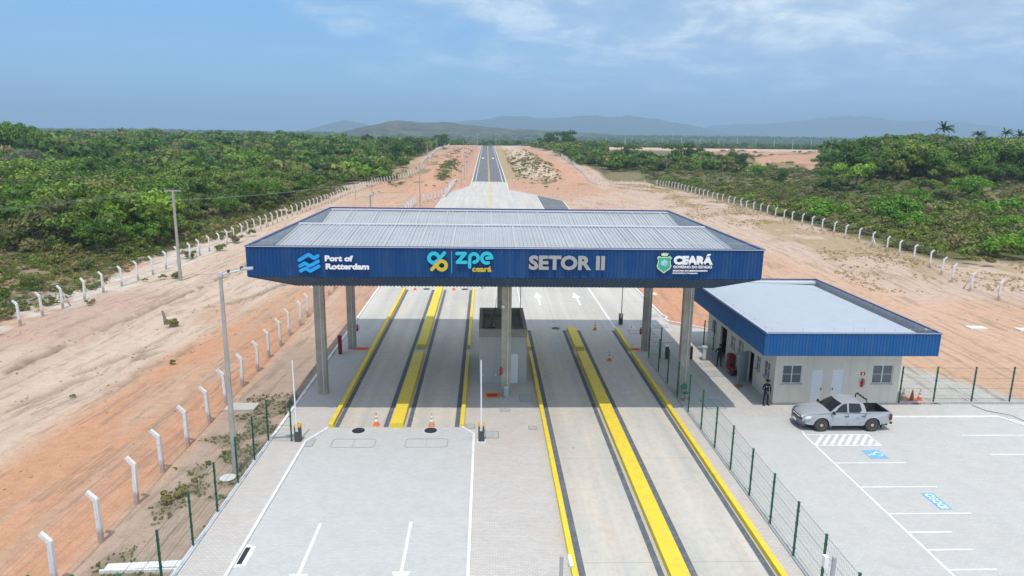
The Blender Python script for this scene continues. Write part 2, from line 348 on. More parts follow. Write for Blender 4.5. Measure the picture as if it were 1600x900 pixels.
def height(X, Y):
    X = np.asarray(X,float); Y = np.asarray(Y,float)
    h = road_h(Y)*1.0
    n = fbm(X/9., Y/9., 4)-0.5; n2 = fbm(X/40., Y/40., 3)-0.5
    flat = ss((-16.6-X)/6.)*0 + np.where((X>-17)&(X<62)&(Y<262), 0.0, 1.0)
    dl = ss((-18.0-X)/8.); dr = ss((X-24.)/14.); dn = ss((Y-205)/60.)
    rough = np.maximum(np.maximum(dl, dr*ss((Y-58)/20.)*0.8), dn*ss((np.abs(X-1)-8)/5.))
    h = h + rough*(n*0.55+n2*0.8)
    # left bank beside the outer fence and the dune under the wood
    h = h + 0.6*np.exp(-(((X+36.6)/2.8)**2+((Y-64)/10.)**2))*(0.6+0.8*fbm(X/2.,Y/2.,3))
    h = h + 2.6*ss((-60-X)/110.)*ss((Y-60)/70.)*ss((900-Y)/400)
    # right: bank between yard and fence, dune under the tall wood
    h = h + 0.9*ss((X-42)/12.)*ss((Y-62)/30.)*ss((260-Y)/60.)
    rr_ = X/np.maximum(Y,1); h = h + (10.5+3*n2)*ss((rr_-0.46)/0.13)*ss((Y-135)/95.)*ss((470-Y)/120.)
    h = h + 1.9*ss((np.abs(X-1)-10)/7.)*ss((Y-264)/35.)*ss((640-Y)/80.)*(0.5+fbm(X/11.,Y/24.,3))
    h = h + 3.0*np.exp(-(((X-66)/24.)**2+((Y-460)/110.)**2))
    # excavated ground
    ex = ss((X/np.maximum(Y,1)-0.27)/0.04)*ss((0.56-X/np.maximum(Y,1))/0.03)*ss((Y-300)/40.)*ss((600-Y)/60.)
    h = h + ex*(fbm(X/22.,Y/22.,3)-0.55)*9
    for R_, w_ in zip(RUTS, RUTW):
        d = seg_dist(X+0.8*(fbm(X/1.6,Y/1.6,3)-.5), Y, R_); jag = fbm(X/0.8,Y/0.8,3)
        h = h + w_*(0.30*np.exp(-((d-0.55)/0.4)**2)*(0.2+1.2*jag) - 0.28*np.exp(-(d/0.32)**2)*(0.3+1.3*jag))
    far = ss((Y-1300)/1500.)
    h = h + far*(20+26*(fbm(X/900.,Y/900.,3)-0.5)) 
    h = h + ss((Y-800)/500.)*6*(fbm(X/160.,Y/160.,3)-0.5)
    flatm = 1-(ss((X+17.0)/1.0)*ss((30-X)/6.)*ss((215-Y)/20.))
    h = h*np.where(Y<240, np.maximum(flatm, 0), 1)
    # yard behind the office and the parking stay level
    lot = ss((X+17)/1.)*ss((60-Y)/6.)
    h = h*(1-lot)
    und = (np.abs(X-1.0)<7.2)&(Y>250)
    return h - 0.03 - np.where(und, 0.22, 0.0)
def hz(x, y): return float(height(np.array([x]),np.array([y]))[0])

# ------------------------------------------------------------------ ground sheet
def lines(segs):
    out = [segs[0][0]]
    for a, b, s0, s1 in segs:
        x = a
        while x < b-1e-6:
            t = (x-a)/(b-a); x = x+s0*(s1/s0)**t; out.append(min(x,b))
    return np.unique(np.round(out,3))
xp = lines([(-60,-44,0.7,0.7),(-44,-11,0.36,0.36),(-11,70,0.7,0.7),(70,160,0.8,4),(160,600,4,30),(600,12000,30,900)])
xn = -lines([(60,160,0.8,4),(160,600,4,30),(600,12000,30,900)])[::-1]
xs = np.unique(np.concatenate([xn,xp])); ys = lines([(-400,0,60,10),(0,20,4,1),(20,36,0.42,0.42),(36,110,0.42,0.5),(110,130,0.6,0.7),(130,300,0.7,2.0),(300,800,2.0,8),(800,3000,8,60),(3000,16000,60,700)])
GX, GY = np.meshgrid(xs, ys); GZ = height(GX, GY)
nx, ny = len(xs), len(ys)
co = np.stack([GX,GY,GZ],-1).reshape(-1,3)
idx = np.arange(nx*ny).reshape(ny,nx)
quads = np.stack([idx[:-1,:-1],idx[:-1,1:],idx[1:,1:],idx[1:,:-1]],-1).reshape(-1,4)
def np_mesh(name, co, quads, mats, smooth=False, mi=None):
    me = bpy.data.meshes.new(name); me.vertices.add(len(co)); me.vertices.foreach_set('co', np.asarray(co,np.float32).ravel())
    k = quads.shape[1]
    me.loops.add(quads.size); me.loops.foreach_set('vertex_index', quads.astype(np.int32).ravel())
    me.polygons.add(len(quads)); me.polygons.foreach_set('loop_start', np.arange(0,quads.size,k,dtype=np.int32))
    me.polygons.foreach_set('loop_total', np.full(len(quads),k,np.int32))
    for m in mats: me.materials.append(m)
    if smooth: me.polygons.foreach_set('use_smooth', np.ones(len(quads),bool))
    if mi is not None: me.polygons.foreach_set('material_index', mi.astype(np.int32))
    me.update(calc_edges=True); return me
# colour of the soil, by place, with painted shade in the ruts
def lerp(c, col, w): return c*(1-w[...,None])+np.array(col)*w[...,None]
X, Y = GX, GY; r_ = X/np.maximum(Y,1)
nA = fbm(X/14.,Y/30.,4); nB = fbm(X/5.,Y/16.,4); nC = fbm(X/2.2,Y/4.,3); nD = fbm(X/60.,Y/60.,4)
C_ = np.ones(X.shape+(3,))*np.array((0.50,0.335,0.235))
C_ = lerp(C_, (0.55,0.425,0.335), ss((nB-0.42)/0.2)*0.7)
orange = (0.53,0.29,0.175); sand = (0.56,0.445,0.345); dust = (0.52,0.43,0.35)
wig = (nA-0.5)*4
# left earth road: orange near the inner fence, pale sand beyond
edge_o = -26.2 + 2.6*ss((Y-50)/25.) + 3*ss((Y-80)/60.)
C_ = lerp(C_, sand, ss((-20-X)/4.)*ss((230-Y)/60.)*0.9*ss((nA+nB-0.55)/0.4))
ora = ss((X+wig-edge_o)/3.0)*ss((-15.6-X)/1.0)*ss((120-Y)/60.)
C_ = lerp(C_, orange, ora)
C_ = lerp(C_, (0.545,0.315,0.20), ss((Y-75)/50.)*ss((-14-X)/2.)*ss((X+38)/4.)*ss((nB-0.38)/0.15)*0.8)
C_ = lerp(C_, (0.50,0.36,0.26), ora*ss((nB-0.56)/0.2)*0.6)
# streaks along the drive
stre = fbm(X/0.8,Y/22.,3); C_ = lerp(C_, (0.42,0.33,0.26), ss((stre-0.55)/0.12)*ss((-17-X)/3.)*ss((X+41)/5.)*0.45)
for R_, w_ in zip(RUTS, RUTW): C_ = lerp(C_, (0.19,0.145,0.11), np.clip(w_+.2,0,1)*np.exp(-(seg_dist(X+0.8*(fbm(X/1.6,Y/1.6,3)-.5),Y,R_)/0.42)**2)*0.95*ss((fbm(X/0.9,Y/1.6,3)-0.36)/0.08))  # crack shade painted dark into the soil colour along the ruts
# white sand beside the outer fence, then weeds
ws = ss((-38.0-X)/1.5)*ss((X+50.5-6*nA)/3.)*ss((125-Y)/25.); C_ = lerp(C_, (0.58,0.545,0.49), ws*ss((fbm(X/1.6,Y/1.6,4)-0.38)/0.2)*0.85)
C_ = lerp(C_, (0.50,0.24,0.15), np.exp(-(((X+46)/3.)**2+((Y-87)/3.2)**2)))
mound = np.exp(-(((X+36.3)/3.6)**4+((Y-64)/10.)**4)); C_ = lerp(C_, (0.47,0.335,0.26), np.clip(mound*1.2,0,0.9))
weed = ss((-43.5-X+7*(nC-.5))/4.); C_ = lerp(C_, (0.16,0.145,0.08), weed*ss((Y-52)/10.)*(0.6+0.4*ss((nC-0.4)/0.15)))
C_ = lerp(C_, (0.25,0.195,0.12), weed*ss((nA-0.48)/0.1)*0.8)
# earth strip between white fence and kerb
stp = ss((X+15.9)/0.6)*ss((-11.6-X)/0.5)*ss((60-Y)/10.); C_ = lerp(C_, (0.41,0.315,0.245), stp); C_ = lerp(C_, (0.19,0.165,0.11), stp*ss((fbm(X/1.3,Y/1.5,5)-0.47)/0.08)*0.75*ss((44-Y)/6.))
C_ = lerp(C_, (0.50,0.305,0.215), ss((X+16)/1.)*ss((-11.6-X)/.5)*ss((Y-58)/8.)*0.85)
# right yard: orange near the concrete, paler away, sandy bank with dry grass
yo = ss((X-15)/2.)*ss((34+8*nA-X)/14.)*ss((Y-45)/8.)*ss((130-Y)/30.); C_ = lerp(C_, (0.56,0.29,0.175), yo*0.9)
C_ = lerp(C_, (0.57,0.37,0.255), ss((X-24)/6.)*ss((58-X)/8.)*ss((110-Y)/30.)*0.7)
C_ = lerp(C_, (0.53,0.405,0.32), ss((X-43+5*(nA-.5))/4.)*ss((Y-66)/8.)*0.8)
C_ = lerp(C_, (0.36,0.275,0.16), ss((X-47+7*(nA-.5))/4.)*ss((Y-76)/10.)*ss((fbm(X/4.,Y/7.,4)-0.44)/0.08)*0.75*ss((260-Y)/30))
gr = ss((X-26-0.55*(46-Y))/1.0)*ss((34-X+0.55*(46-Y))/1.5)*ss((Y-40)/1.)*ss((60-Y)/6.); C_ = lerp(C_, (0.47,0.46,0.43), gr)
# beyond the apron
fr = ss((Y-190)/40.)*ss((700-Y)/100.)*ss((40-np.abs(X))/6.)
C_ = lerp(C_, (0.52,0.30,0.20), fr*0.85); C_ = lerp(C_, (0.40,0.31,0.17), fr*ss((X-6)/3)*ss((18-X)/4)*ss((Y-262)/20.)*0.9)
C_ = lerp(C_, (0.17,0.17,0.07), fr*ss((fbm(X/5.,Y/14.,4)-0.56)/0.06)*ss((np.abs(X)-14)/4.)*ss((Y-225)/20.)*0.85)
C_ = lerp(C_, (0.58,0.33,0.22), np.exp(-((X+22-0.01*Y)/3.5)**2)*ss((Y-180)/30.)*0.9)
C_ = lerp(C_, (0.58,0.33,0.22), np.exp(-((X-35)/3.)**2)*ss((Y-240)/30.)*0.9)
C_ = lerp(C_, (0.60,0.47,0.35), ss((X-13)/3.)*ss((30-X)/3.)*ss((Y-268)/12.)*0.8)
C_ = lerp(C_, (0.21,0.20,0.09), np.exp(-((X+17.5)/2.5)**2)*ss((Y-262)/8.)*ss((380-Y)/20.)*0.85)
C_ = lerp(C_, (0.36,0.27,0.17), ss((-24-X)/3.)*ss((Y-262)/20.)*ss((nB-0.42)/0.1)*0.6*ss((700-Y)/50)*ss((X+40)/4))
# wooded ground
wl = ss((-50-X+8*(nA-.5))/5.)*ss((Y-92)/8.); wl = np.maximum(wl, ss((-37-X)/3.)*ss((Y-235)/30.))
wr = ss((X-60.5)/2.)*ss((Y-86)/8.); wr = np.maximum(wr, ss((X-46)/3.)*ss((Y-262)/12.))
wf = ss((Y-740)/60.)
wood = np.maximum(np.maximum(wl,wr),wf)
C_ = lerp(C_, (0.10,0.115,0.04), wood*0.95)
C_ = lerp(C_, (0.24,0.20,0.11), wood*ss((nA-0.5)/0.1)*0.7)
exm = ss((r_-0.275+0.03*(nD-.5))/0.02)*ss((0.545+0.05*(nD-.5)-r_)/0.02)*ss((Y-300)/20.)*ss((640-Y)/30.)
C_ = lerp(C_, (0.50,0.29,0.20), exm); C_ = lerp(C_, (0.22,0.18,0.09), exm*ss((fbm(X/18.,Y/26.,3)-0.47)/0.06)*0.85)
yard = ss((r_-0.10)/0.01)*ss((0.50-r_)/0.01)*ss((Y-600)/10.)*ss((815-Y)/10.)
C_ = lerp(C_, (0.60,0.42,0.32), yard)
C_ = lerp(C_, (0.24,0.21,0.12), yard*ss((nB-0.55)/0.06)*ss((680-Y)/30.)*0.9)
fp = ss((Y-830)/60.)
C_ = lerp(C_, (0.10,0.115,0.045), fp*0.9); C_ = lerp(C_, (0.20,0.17,0.10), fp*ss((fbm(X/70.,Y/260.,5)-0.53)/0.05)*0.7)
C_ = lerp(C_, (0.055,0.075,0.03), fp*ss((fbm(X/30.,Y/150.,4)-0.52)/0.05)*0.7)
ground_me = np_mesh('ground', co, quads, [], smooth=True)
ca = ground_me.color_attributes.new('soil','FLOAT_COLOR','POINT')
ca.data.foreach_set('color', np.concatenate([C_.reshape(-1,3), np.ones((nx*ny,1))],1).astype(np.float32).ravel())
gm = bpy.data.materials.new('soil'); gm.use_nodes = True; t = gm.node_tree; b = t.nodes['Principled BSDF']
b.inputs['Roughness'].default_value = 0.95; b.inputs['Specular IOR Level'].default_value = 0.1
at = N(t,'ShaderNodeAttribute', attribute_name='soil'); geo = N(t,'ShaderNodeNewGeometry')
n1 = NOISE(t, geo.outputs['Position'], 1.3, 10, 0.72, 0.4); n2 = NOISE(t, geo.outputs['Position'], 9.0, 6, 0.7)
c = MIX(t, 1.0, at.outputs[0], RAMP(t, n1, [(0.25,(0.80,0.78,0.76)),(0.5,(1.0,1.0,1.0)),(0.75,(1.14,1.15,1.16))]), 'MULTIPLY')
c = MIX(t, 1.0, c, RAMP(t, n2, [(0.28,0.80),(0.5,1.0),(0.75,1.12)]), 'MULTIPLY')
mp = N(t,'ShaderNodeMapping'); mp.inputs['Scale'].default_value = (1.6,0.12,1); mp.inputs['Rotation'].default_value[2] = 0.06; t.links.new(geo.outputs['Position'], mp.inputs[0])
n3 = NOISE(t, mp.outputs[0], 1.0, 5, 0.6); c = MIX(t, 1.0, c, RAMP(t, n3, [(0.3,0.95),(0.7,1.04)]), 'MULTIPLY')
sp3 = N(t,'ShaderNodeSeparateXYZ'); t.links.new(geo.outputs['Position'], sp3.inputs[0]); cb3 = N(t,'ShaderNodeCombineXYZ')
t.links.new(M(t,'MULTIPLY_ADD', sp3.outputs[1], -0.07, sp3.outputs[0]), cb3.inputs[0]); t.links.new(M(t,'MULTIPLY', sp3.outputs[1], 0.07), cb3.inputs[1])
n5 = NOISE(t, cb3.outputs[0], 1.5, 8, 0.68, 0.15); n6 = NOISE(t, geo.outputs['Position'], 0.16, 3, 0.5)
tm = M(t,'MULTIPLY', RAMP(t, n5, [(0.54,0.0),(0.575,1.0),(0.64,0.1)]), RAMP(t, n6, [(0.36,0.0),(0.5,1.0)]))
c = MIX(t, M(t,'MULTIPLY', tm, 0.68), c, (0.25,0.185,0.135))
n7 = NOISE(t, geo.outputs['Position'], 5.5, 3, 0.6); c = MIX(t, M(t,'MULTIPLY', RAMP(t, n7, [(0.66,0.0),(0.70,1.0)]), 0.45), c, (0.27,0.20,0.15))
t.links.new(c, b.inputs['Base Color'])
bp = N(t,'ShaderNodeBump'); bp.inputs['Strength'].default_value = 0.7; bp.inputs['Distance'].default_value = 0.12
t.links.new(n1, bp.inputs['Height']); bp2 = N(t,'ShaderNodeBump'); bp2.inputs['Strength'].default_value = 0.5; bp2.inputs['Distance'].default_value = 0.03
t.links.new(n2, bp2.inputs['Height']); t.links.new(bp.outputs[0], bp2.inputs['Normal']); t.links.new(bp2.outputs[0], b.inputs['Normal'])
ground_me.materials.append(gm)
struct(put('ground', ground_me))

# ------------------------------------------------------------------ distant hills
def hill_mat(name, c1, c2):
    m = bpy.data.materials.new(name); m.use_nodes = True; t = m.node_tree; b = t.nodes['Principled BSDF']
    b.inputs['Roughness'].default_value = 0.95; b.inputs['Specular IOR Level'].default_value = 0.05
    geo = N(t,'ShaderNodeNewGeometry'); n = NOISE(t, geo.outputs['Position'], 0.02, 10, 0.8)
    c = RAMP(t, n, [(0.44,c1),(0.56,c2)]); t.links.new(c, b.inputs['Base Color'])
    bp = N(t,'ShaderNodeBump'); bp.inputs['Strength'].default_value = 1.0; bp.inputs['Distance'].default_value = 8; t.links.new(n, bp.inputs['Height']); t.links.new(bp.outputs[0], b.inputs['Normal'])
    return m
hm1 = hill_mat('hill_scrub', (0.035,0.055,0.018), (0.17,0.15,0.085)); hm2 = hill_mat('mountain_scrub', (0.055,0.07,0.04), (0.12,0.11,0.075))
def ridge(name, D, prof, depth, m, amp=0.12, seed=0, n=220, nd=50):
    """prof: list of (X, top height) along a ridge at distance D"""
    px = np.array([p[0] for p in prof]); pz = np.array([p[1] for p in prof])
    u = np.linspace(px[0],px[-1],n); v = np.linspace(-1,1,nd)
    U, V = np.meshgrid(u, v); Z = np.interp(U, px, pz)
    k = depth
    rn = 1-np.abs(fbm(U/(k*0.55)+seed,(V*k)/(k*0.8)+seed,5)-0.5)*2
    shape = np.clip(1-np.abs(V)**1.4,0,1)
    H_ = Z*shape*(1+amp*2.4*(rn-0.75)) + Z*0.22*(fbm(U/(k*.07)+seed,V*k/(k*.07)+seed,5)-0.5)*shape - 12
    P = np.stack([U, D+V*depth, H_],-1).reshape(-1,3); ii = np.arange(n*nd).reshape(nd,n)
    q = np.stack([ii[:-1,:-1],ii[:-1,1:],ii[1:,1:],ii[1:,:-1]],-1).reshape(-1,4)
    return struct(put(name, np_mesh(name, P, q, [m], True)))
def PX(x, D): return (x-760.4)/1080*D*1.0
def PZ(x, y, D): return 16.5+((213+0.014*(x-760))-y)/1080*D + 12
def prof(D, pts): return [(PX(x,D), max(PZ(x,y,D),0.0)) for x,y in pts]
ridge('hill', 2900, prof(2900,[(500,214),(545,207),(575,200),(600,193),(632,188),(662,192),(700,193),(740,198),(800,203),(870,206),(960,211),(1040,220)]), 900, hm1, 0.10, 1)
ridge('mountain', 7500, prof(7500,[(640,210),(690,193),(740,187),(790,184),(850,187),(910,184),(980,185),(1020,189),(1060,196),(1110,206),(1160,216)]), 1500, hm2, 0.10, 5)
ridge('mountain', 9500, prof(9500,[(1060,214),(1110,198),(1160,196),(1220,192),(1290,184),(1350,187),(1420,190),(1480,192),(1530,197),(1590,206),(1680,214)]), 1700, hm2, 0.10, 9)
ridge('mountain', 6800, prof(6800,[(455,211),(490,204),(530,193),(550,190),(575,195),(610,204),(650,212)]), 700, hm2, 0.06, 14)

# ------------------------------------------------------------------ paved ground, kerbs and markings
ZA = 0.012
def flat(name, pts, z, m, th=None):
    mb = MB(); mb.sheet(pts, z); return struct(mb.build(name, m))
flat('concrete_apron', [(-11.8,58),(16.8,58),(16.8,76),(19.6,162),(14.0,196),(14.5,201.4),(6.9,220),(7.6,260),(-5.5,260),(-5.3,237),(-12,196),(-11.8,166)], ZA, conc_apron)
mb = MB(); mb.sheet([(13.6,160),(19.4,162),(20.2,184),(14.5,201)], ZA+0.006); struct(mb.build('asphalt_shoulder', asphalt))
flat('forecourt', [(-11.8,2),(-0.65,2),(-0.65,37.45),(-11.8,37.45)], ZA, paver_grey)
flat('pavement', [(-11.8,37.45),(-0.65,37.45),(-0.65,2),(12.5,2),(12.5,50.2),(16.8,50.2),(16.8,58),(-11.8,58)], ZA, paver_pink)
flat('parking_lot', [(12.5,2),(70,2),(70,38.9),(12.5,38.9)], ZA+0.002, paver_lot)
flat('walkway', [(12.5,38.9),(70,38.9),(70,40.9),(27.6,40.9),(27.6,56),(19.7,58.5),(16.8,60.2),(16.8,50.2),(12.5,50.2)], ZA+0.002, paver_walk)
sw = MB(); sw.poly([(-11.65,2),(-9.85,2),(-9.85,35.4),(-9.0,37.3),(-9.0,44),(-11.65,44)], 0.0, 0.075); struct(sw.build('sidewalk', paver_pink))
# asphalt road climbing away
yy = np.concatenate([np.linspace(260,400,36), np.linspace(410,760,36)])
def strip(name, x0, x1, dz, m, y0=0, y1=1e9):
    Y_ = yy[(yy>=y0)&(yy<=y1)]; mb = MB()
    for a, b_ in zip(Y_[:-1],Y_[1:]):
        za, zb = float(road_h(np.array(a))), float(road_h(np.array(b_)))
        mb.add([(x0,a,za+dz),(x1,a,za+dz),(x1,b_,zb+dz),(x0,b_,zb+dz)], [(0,1,2,3)])
    return struct(mb.build(name, m))
strip('road', -5.2, 7.2, 0.012, asphalt)
strip('road_marking', -4.15, -3.95, 0.03, road_white); strip('road_marking', 5.95, 6.15, 0.03, road_white)
strip('road_marking', 0.72, 0.90, 0.03, yellow_road); strip('road_marking', 1.1, 1.28, 0.03, yellow_road)
strip('road_marking', -3.0, -1.4, 0.03, road_white, 440, 452); strip('road_marking', 3.2, 4.8, 0.03, road_white, 440, 452)
def kerb_strip(x0, x1):
    mb = MB()
    for a, b_ in zip(yy[:-1],yy[1:]):
        za, zb = float(road_h(np.array(a))), float(road_h(np.array(b_)))
        mb.add([(x0,a,za-.1),(x1,a,za-.1),(x1,b_,zb-.1),(x0,b_,zb-.1),(x0,a,za+.14),(x1,a,za+.14),(x1,b_,zb+.14),(x0,b_,zb+.14)], [(4,5,6,7),(0,1,5,4),(1,2,6,5),(2,3,7,6),(3,0,4,7)])
    struct(mb.build('kerb', road_white))
kerb_strip(-5.5,-5.2); kerb_strip(7.2,7.5)
def kerb(pts, w=0.13, h=0.12, m=road_white, z0=-0.05, closed=False):
    mb = MB()
    P = [Vector((x,y)) for x,y in pts]; n = len(P); L = []; R_ = []
    for i in range(n):
        a = P[max(i-1,0)]; c = P[min(i+1,n-1)]
        d1 = (P[i]-a).normalized() if i else (c-P[i]).normalized(); d2 = (c-P[i]).normalized() if i < n-1 else d1
        nn = Vector((-(d1+d2).y,(d1+d2).x)).normalized(); k = w/2/max(nn.dot(Vector((-d1.y,d1.x))),.4)
        L.append(P[i]+nn*k); R_.append(P[i]-nn*k)
    for i in range(n-1):
        q = [L[i],R_[i],R_[i+1],L[i+1]]
        mb.add([(p.x,p.y,z0) for p in q]+[(p.x,p.y,h) for p in q], [(3,2,1,0),(4,5,6,7),(0,1,5,4),(1,2,6,5),(2,3,7,6),(3,0,4,7)])
    return struct(mb.build('kerb', m))
kerb([(-11.75,20.3),(-11.75,58),(-11.8,166),(-12,196),(-5.4,236.5),(-5.6,260)], 0.16, 0.13)
kerb([(-9.8,10),(-9.8,35.5),(-8.95,37.35)], 0.13, 0.11)
kerb([(-0.62,10),(-0.62,36.4),(-1.35,37.4)], 0.13, 0.11)
kerb([(16.85,76),(16.85,63.4),(17.15,62.6),(16.75,61.9),(16.85,61.2),(17.8,60.3),(19.8,58.5),(24,57.2)], 0.14, 0.10)
kerb([(16.85,76),(19.65,162),(20.3,184),(14.5,201.6),(6.95,220),(7.6,260)], 0.18, 0.10)
kerb([(13.5,160),(14.45,201)], 0.16, 0.05)
kerb([(-11.0,170),(-15.5,190)],0.1,0.03); kerb([(-6,215),(-13,222)],0.12,0.06)
kerb([(18.9,38.85),(31.6,38.85),(33.6,35.0)], 0.18, 0.07)
kerb([(26.75,41.15),(70,41.15)], 0.16, 0.12, paver_walk)
kerb([(12.5,10),(12.5,50.25)], 0.12, 0.08, cover_m)
kerb([(-14.6,24.3),(-11.85,24.5)], 0.4, 0.07)
kerb([(-14.7,24.05),(-11.85,24.1)], 0.08, 0.10)
ZM = ZA+0.009
def mark(pts, m=road_white, z=ZM, name='road_marking'): return flat(name, pts, z, m)
def line(x0,y0,x1,y1,w=0.12,m=road_white,z=ZM):
    d = Vector((x1-x0,y1-y0)).normalized()*w/2; return mark([(x0-d.y,y0+d.x),(x0+d.y,y0-d.x),(x1+d.y,y1-d.x),(x1-d.y,y1+d.x)], m, z)
line(0.75,160,0.75,259.5,0.16,yellow_road,ZA+0.012); line(1.15,160,1.15,259.5,0.16,yellow_road,ZA+0.012)
line(0.75,100,0.75,160,0.16,yellow_road,ZA+0.012)
def arrow(x, y0, y1, w, hw, up=1, hl=1.1, z=ZM):
    if up > 0: mark([(x-w/2,y0),(x+w/2,y0),(x+w/2,y1-hl),(x-w/2,y1-hl)], z=z); mark([(x-hw/2,y1-hl),(x+hw/2,y1-hl),(x,y1)], z=z)
    else: mark([(x-w/2,y0+hl),(x+w/2,y0+hl),(x+w/2,y1),(x-w/2,y1)], z=z); mark([(x,y0),(x+hw/2,y0+hl),(x-hw/2,y0+hl)], z=z)
arrow(-7.1,22.7,27.35,0.13,0.75,-1); arrow(-3.2,22.8,27.45,0.13,0.75,-1)
arrow(5.5,67.3,73.2,0.22,0.9,1,2.6); arrow(9.55,67.3,73.2,0.22,0.9,1,2.6)
line(11.5,58.8,11.5,110,0.16,z=ZA+0.012); line(3.5,58.8,3.5,110,0.12,z=ZA+0.012)
# parking bays
LOTZ = ZA+0.002+0.006
def lline(x0,y0,x1,y1,w=0.11): return line(x0,y0,x1,y1,w,road_white,LOTZ)
lline(18.3,20,18.3,36.3); lline(18.3,36.3,19.0,38.8)
for y, xe in ((32.8,22.15),(30.25,22.15),(27.8,22.15),(26.3,20.25),(25.0,20.25),(23.65,20.3),(22.3,20.3)): line(18.37,y,xe,y,0.11,road_white,LOTZ+0.004)
for y, x0 in ((36.2,27.5),(33.75,27.4),(31.3,27.4)): line(x0,y,33,y,0.11,road_white,LOTZ)
line(18.37,34.9,22.0,34.9,0.10,road_white,LOTZ+0.004); line(18.37,36.3,22.0,36.3,0.10,road_white,LOTZ+0.004); line(22.0,34.85,22.0,36.35,0.10,road_white,LOTZ+0.008)
for i in range(9):
    x = 18.35+i*0.43; a = (x,34.96); b_ = (min(x+1.0,21.94), 34.96+min(1.28,(21.94-x)*1.28))
    line(a[0],a[1],b_[0],b_[1],0.17,road_white,LOTZ+0.006)
line(19.0,38.45,24.8,38.45,0.08,road_white,LOTZ)
def stroke(mb, pts, w, z0, z1, n=7):
    """rounded pen stroke as a chain of flat prisms, in a local x,y plane"""
    for a, c in zip(pts[:-1],pts[1:]):
        a = Vector(a); c = Vector(c); d = (c-a)
        if d.length < 1e-6: continue
        ang = math.atan2(d.y,d.x); q = []
        for k in range(n+1): th = ang+PI/2+PI*k/n; q.append((a.x+math.cos(th)*w/2,a.y+math.sin(th)*w/2))
        for k in range(n+1): th = ang-PI/2+PI*k/n; q.append((c.x+math.cos(th)*w/2,c.y+math.sin(th)*w/2))
        mb.poly(q, z0, z1); z1 += 0.0008
    return mb
def arc(cx, cy, r, a0, a1, n=14, ry=None): return [(cx+r*math.cos(math.radians(a0+(a1-a0)*k/n)), cy+(ry or r)*math.sin(math.radians(a0+(a1-a0)*k/n))) for k in range(n+1)]
def text_mesh(name, body, size, m, depth=0.0, bold=0.0, width=None, align='LEFT', spacing=1.0, height_=None):
    cu = bpy.data.curves.new(name,'FONT'); cu.body = body; cu.size = size; cu.extrude = depth; cu.offset = bold; cu.align_x = align
    cu.space_character = spacing; cu.resolution_u = 3
    tmp = bpy.data.objects.new(name+'_tmp', cu); COL.objects.link(tmp)
    dg = bpy.context.evaluated_depsgraph_get(); me = bpy.data.meshes.new_from_object(tmp.evaluated_get(dg)); bpy.data.objects.remove(tmp)
    me.name = name; me.materials.clear(); me.materials.append(m)
    xs_ = [v.co.x for v in me.vertices]; ys_ = [v.co.y for v in me.vertices]
    x0, x1, y0, y1 = min(xs_), max(xs_), min(ys_), max(ys_)
    sx = (width/(x1-x0)) if width else 1; sy = (height_/(y1-y0)) if height_ else sx
    for v in me.vertices: v.co.x = (v.co.x-x0)*sx; v.co.y = (v.co.y-y0)*sy
    return me
BZ = LOTZ+0.004
mark([(20.55,33.3),(21.55,33.3),(21.55,34.3),(20.55,34.3)], floor_blue, BZ)
mb = MB()      # wheelchair figure, local x along the bay, y up
stroke(mb, arc(0.50,0.32,0.21,150,400), 0.055, 0, 0.003); stroke(mb, [(0.42,0.78),(0.44,0.52),(0.64,0.50),(0.72,0.24),(0.82,0.27)], 0.06, 0, 0.0035)
stroke(mb, [(0.44,0.64),(0.62,0.64)], 0.05, 0, 0.003); mb.poly(arc(0.42,0.87,0.06,0,342,19), 0, 0.0055)
o = mb.build('road_marking', road_white); o.location = (21.55,33.3,BZ+0.003); o.rotation_euler = (0,0,PI/2); struct(o)
mark([(20.95,28.15),(21.55,28.15),(21.55,29.65),(20.95,29.65)], floor_blue, BZ)
o = put('road_marking', text_mesh('idoso','IDOSO',0.5,road_white,0,0.012,1.32,height_=0.40)); o.location = (21.45,28.24,BZ+0.004); o.rotation_euler = (0,0,PI/2); struct(o)
# lids, hatches and covers in the paving (each a small thing)
def cover(x0,y0,x1,y1,lab,m=cover_m,grp='flat utility covers in the paving'):
    mb = MB(); mb.box(x0,y0,0,x1,y1,ZA+0.012); o = mb.build('utility_cover', m); tag(o, lab, 'cover', grp)
    mb = MB(); w = .03
    for a in ((x0-w,y0-w,x1+w,y0),(x0-w,y1,x1+w,y1+w),(x0-w,y0,x0,y1),(x1,y0,x1+w,y1)): mb.box(a[0],a[1],0,a[2],a[3],ZA+0.016)
    mb.build('rim', frame_line, o)
for a in ((0.05,36.0,0.75,36.85,'pale rectangular cover right of the central barrier cabinet'),(2.55,37.15,3.0,37.55,'small grey cover in the paving beside the right hand yellow kerb'),
    (2.25,41.4,3.0,42.6,'grey double cover in the shade in front of the guard booth door'),(0.95,39.85,1.5,40.2,'small pale cover in the sun in front of the middle pillar'),
    (-9.9,37.3,-9.3,38.0,'small grey cover at the near end of the leftmost yellow kerb'),(-10.1,40.9,-9.2,42.0,'square cover in the shade before the front left pillar'),
    (-1.1,37.3,-0.6,37.9,'small grey cover just left of the central barrier cabinet'),(13.9,40.2,15.1,41.7,'dark square cover in the shade between the fence and the office'),
    (15.9,46.2,17.0,47.3,'pale square cover on the sunny walkway beside the office'),(16.1,48.3,16.9,49.2,'pale cover on the walkway just below the turnstile'),
    (15.1,59.0,16.3,59.9,'grey cover in the concrete beyond the back right pillar'),(15.3,62.8,16.4,63.6,'grey cover beside the stepped white kerb at the orange soil'),(12.5,57.0,13.9,58.2,'dark cover on the shade edge right of the far barrier cabinet'),
    (-9.9,35.0,-9.35,35.9,'pale cover in the paving right of the left barrier cabinet')):
    cover(*a)
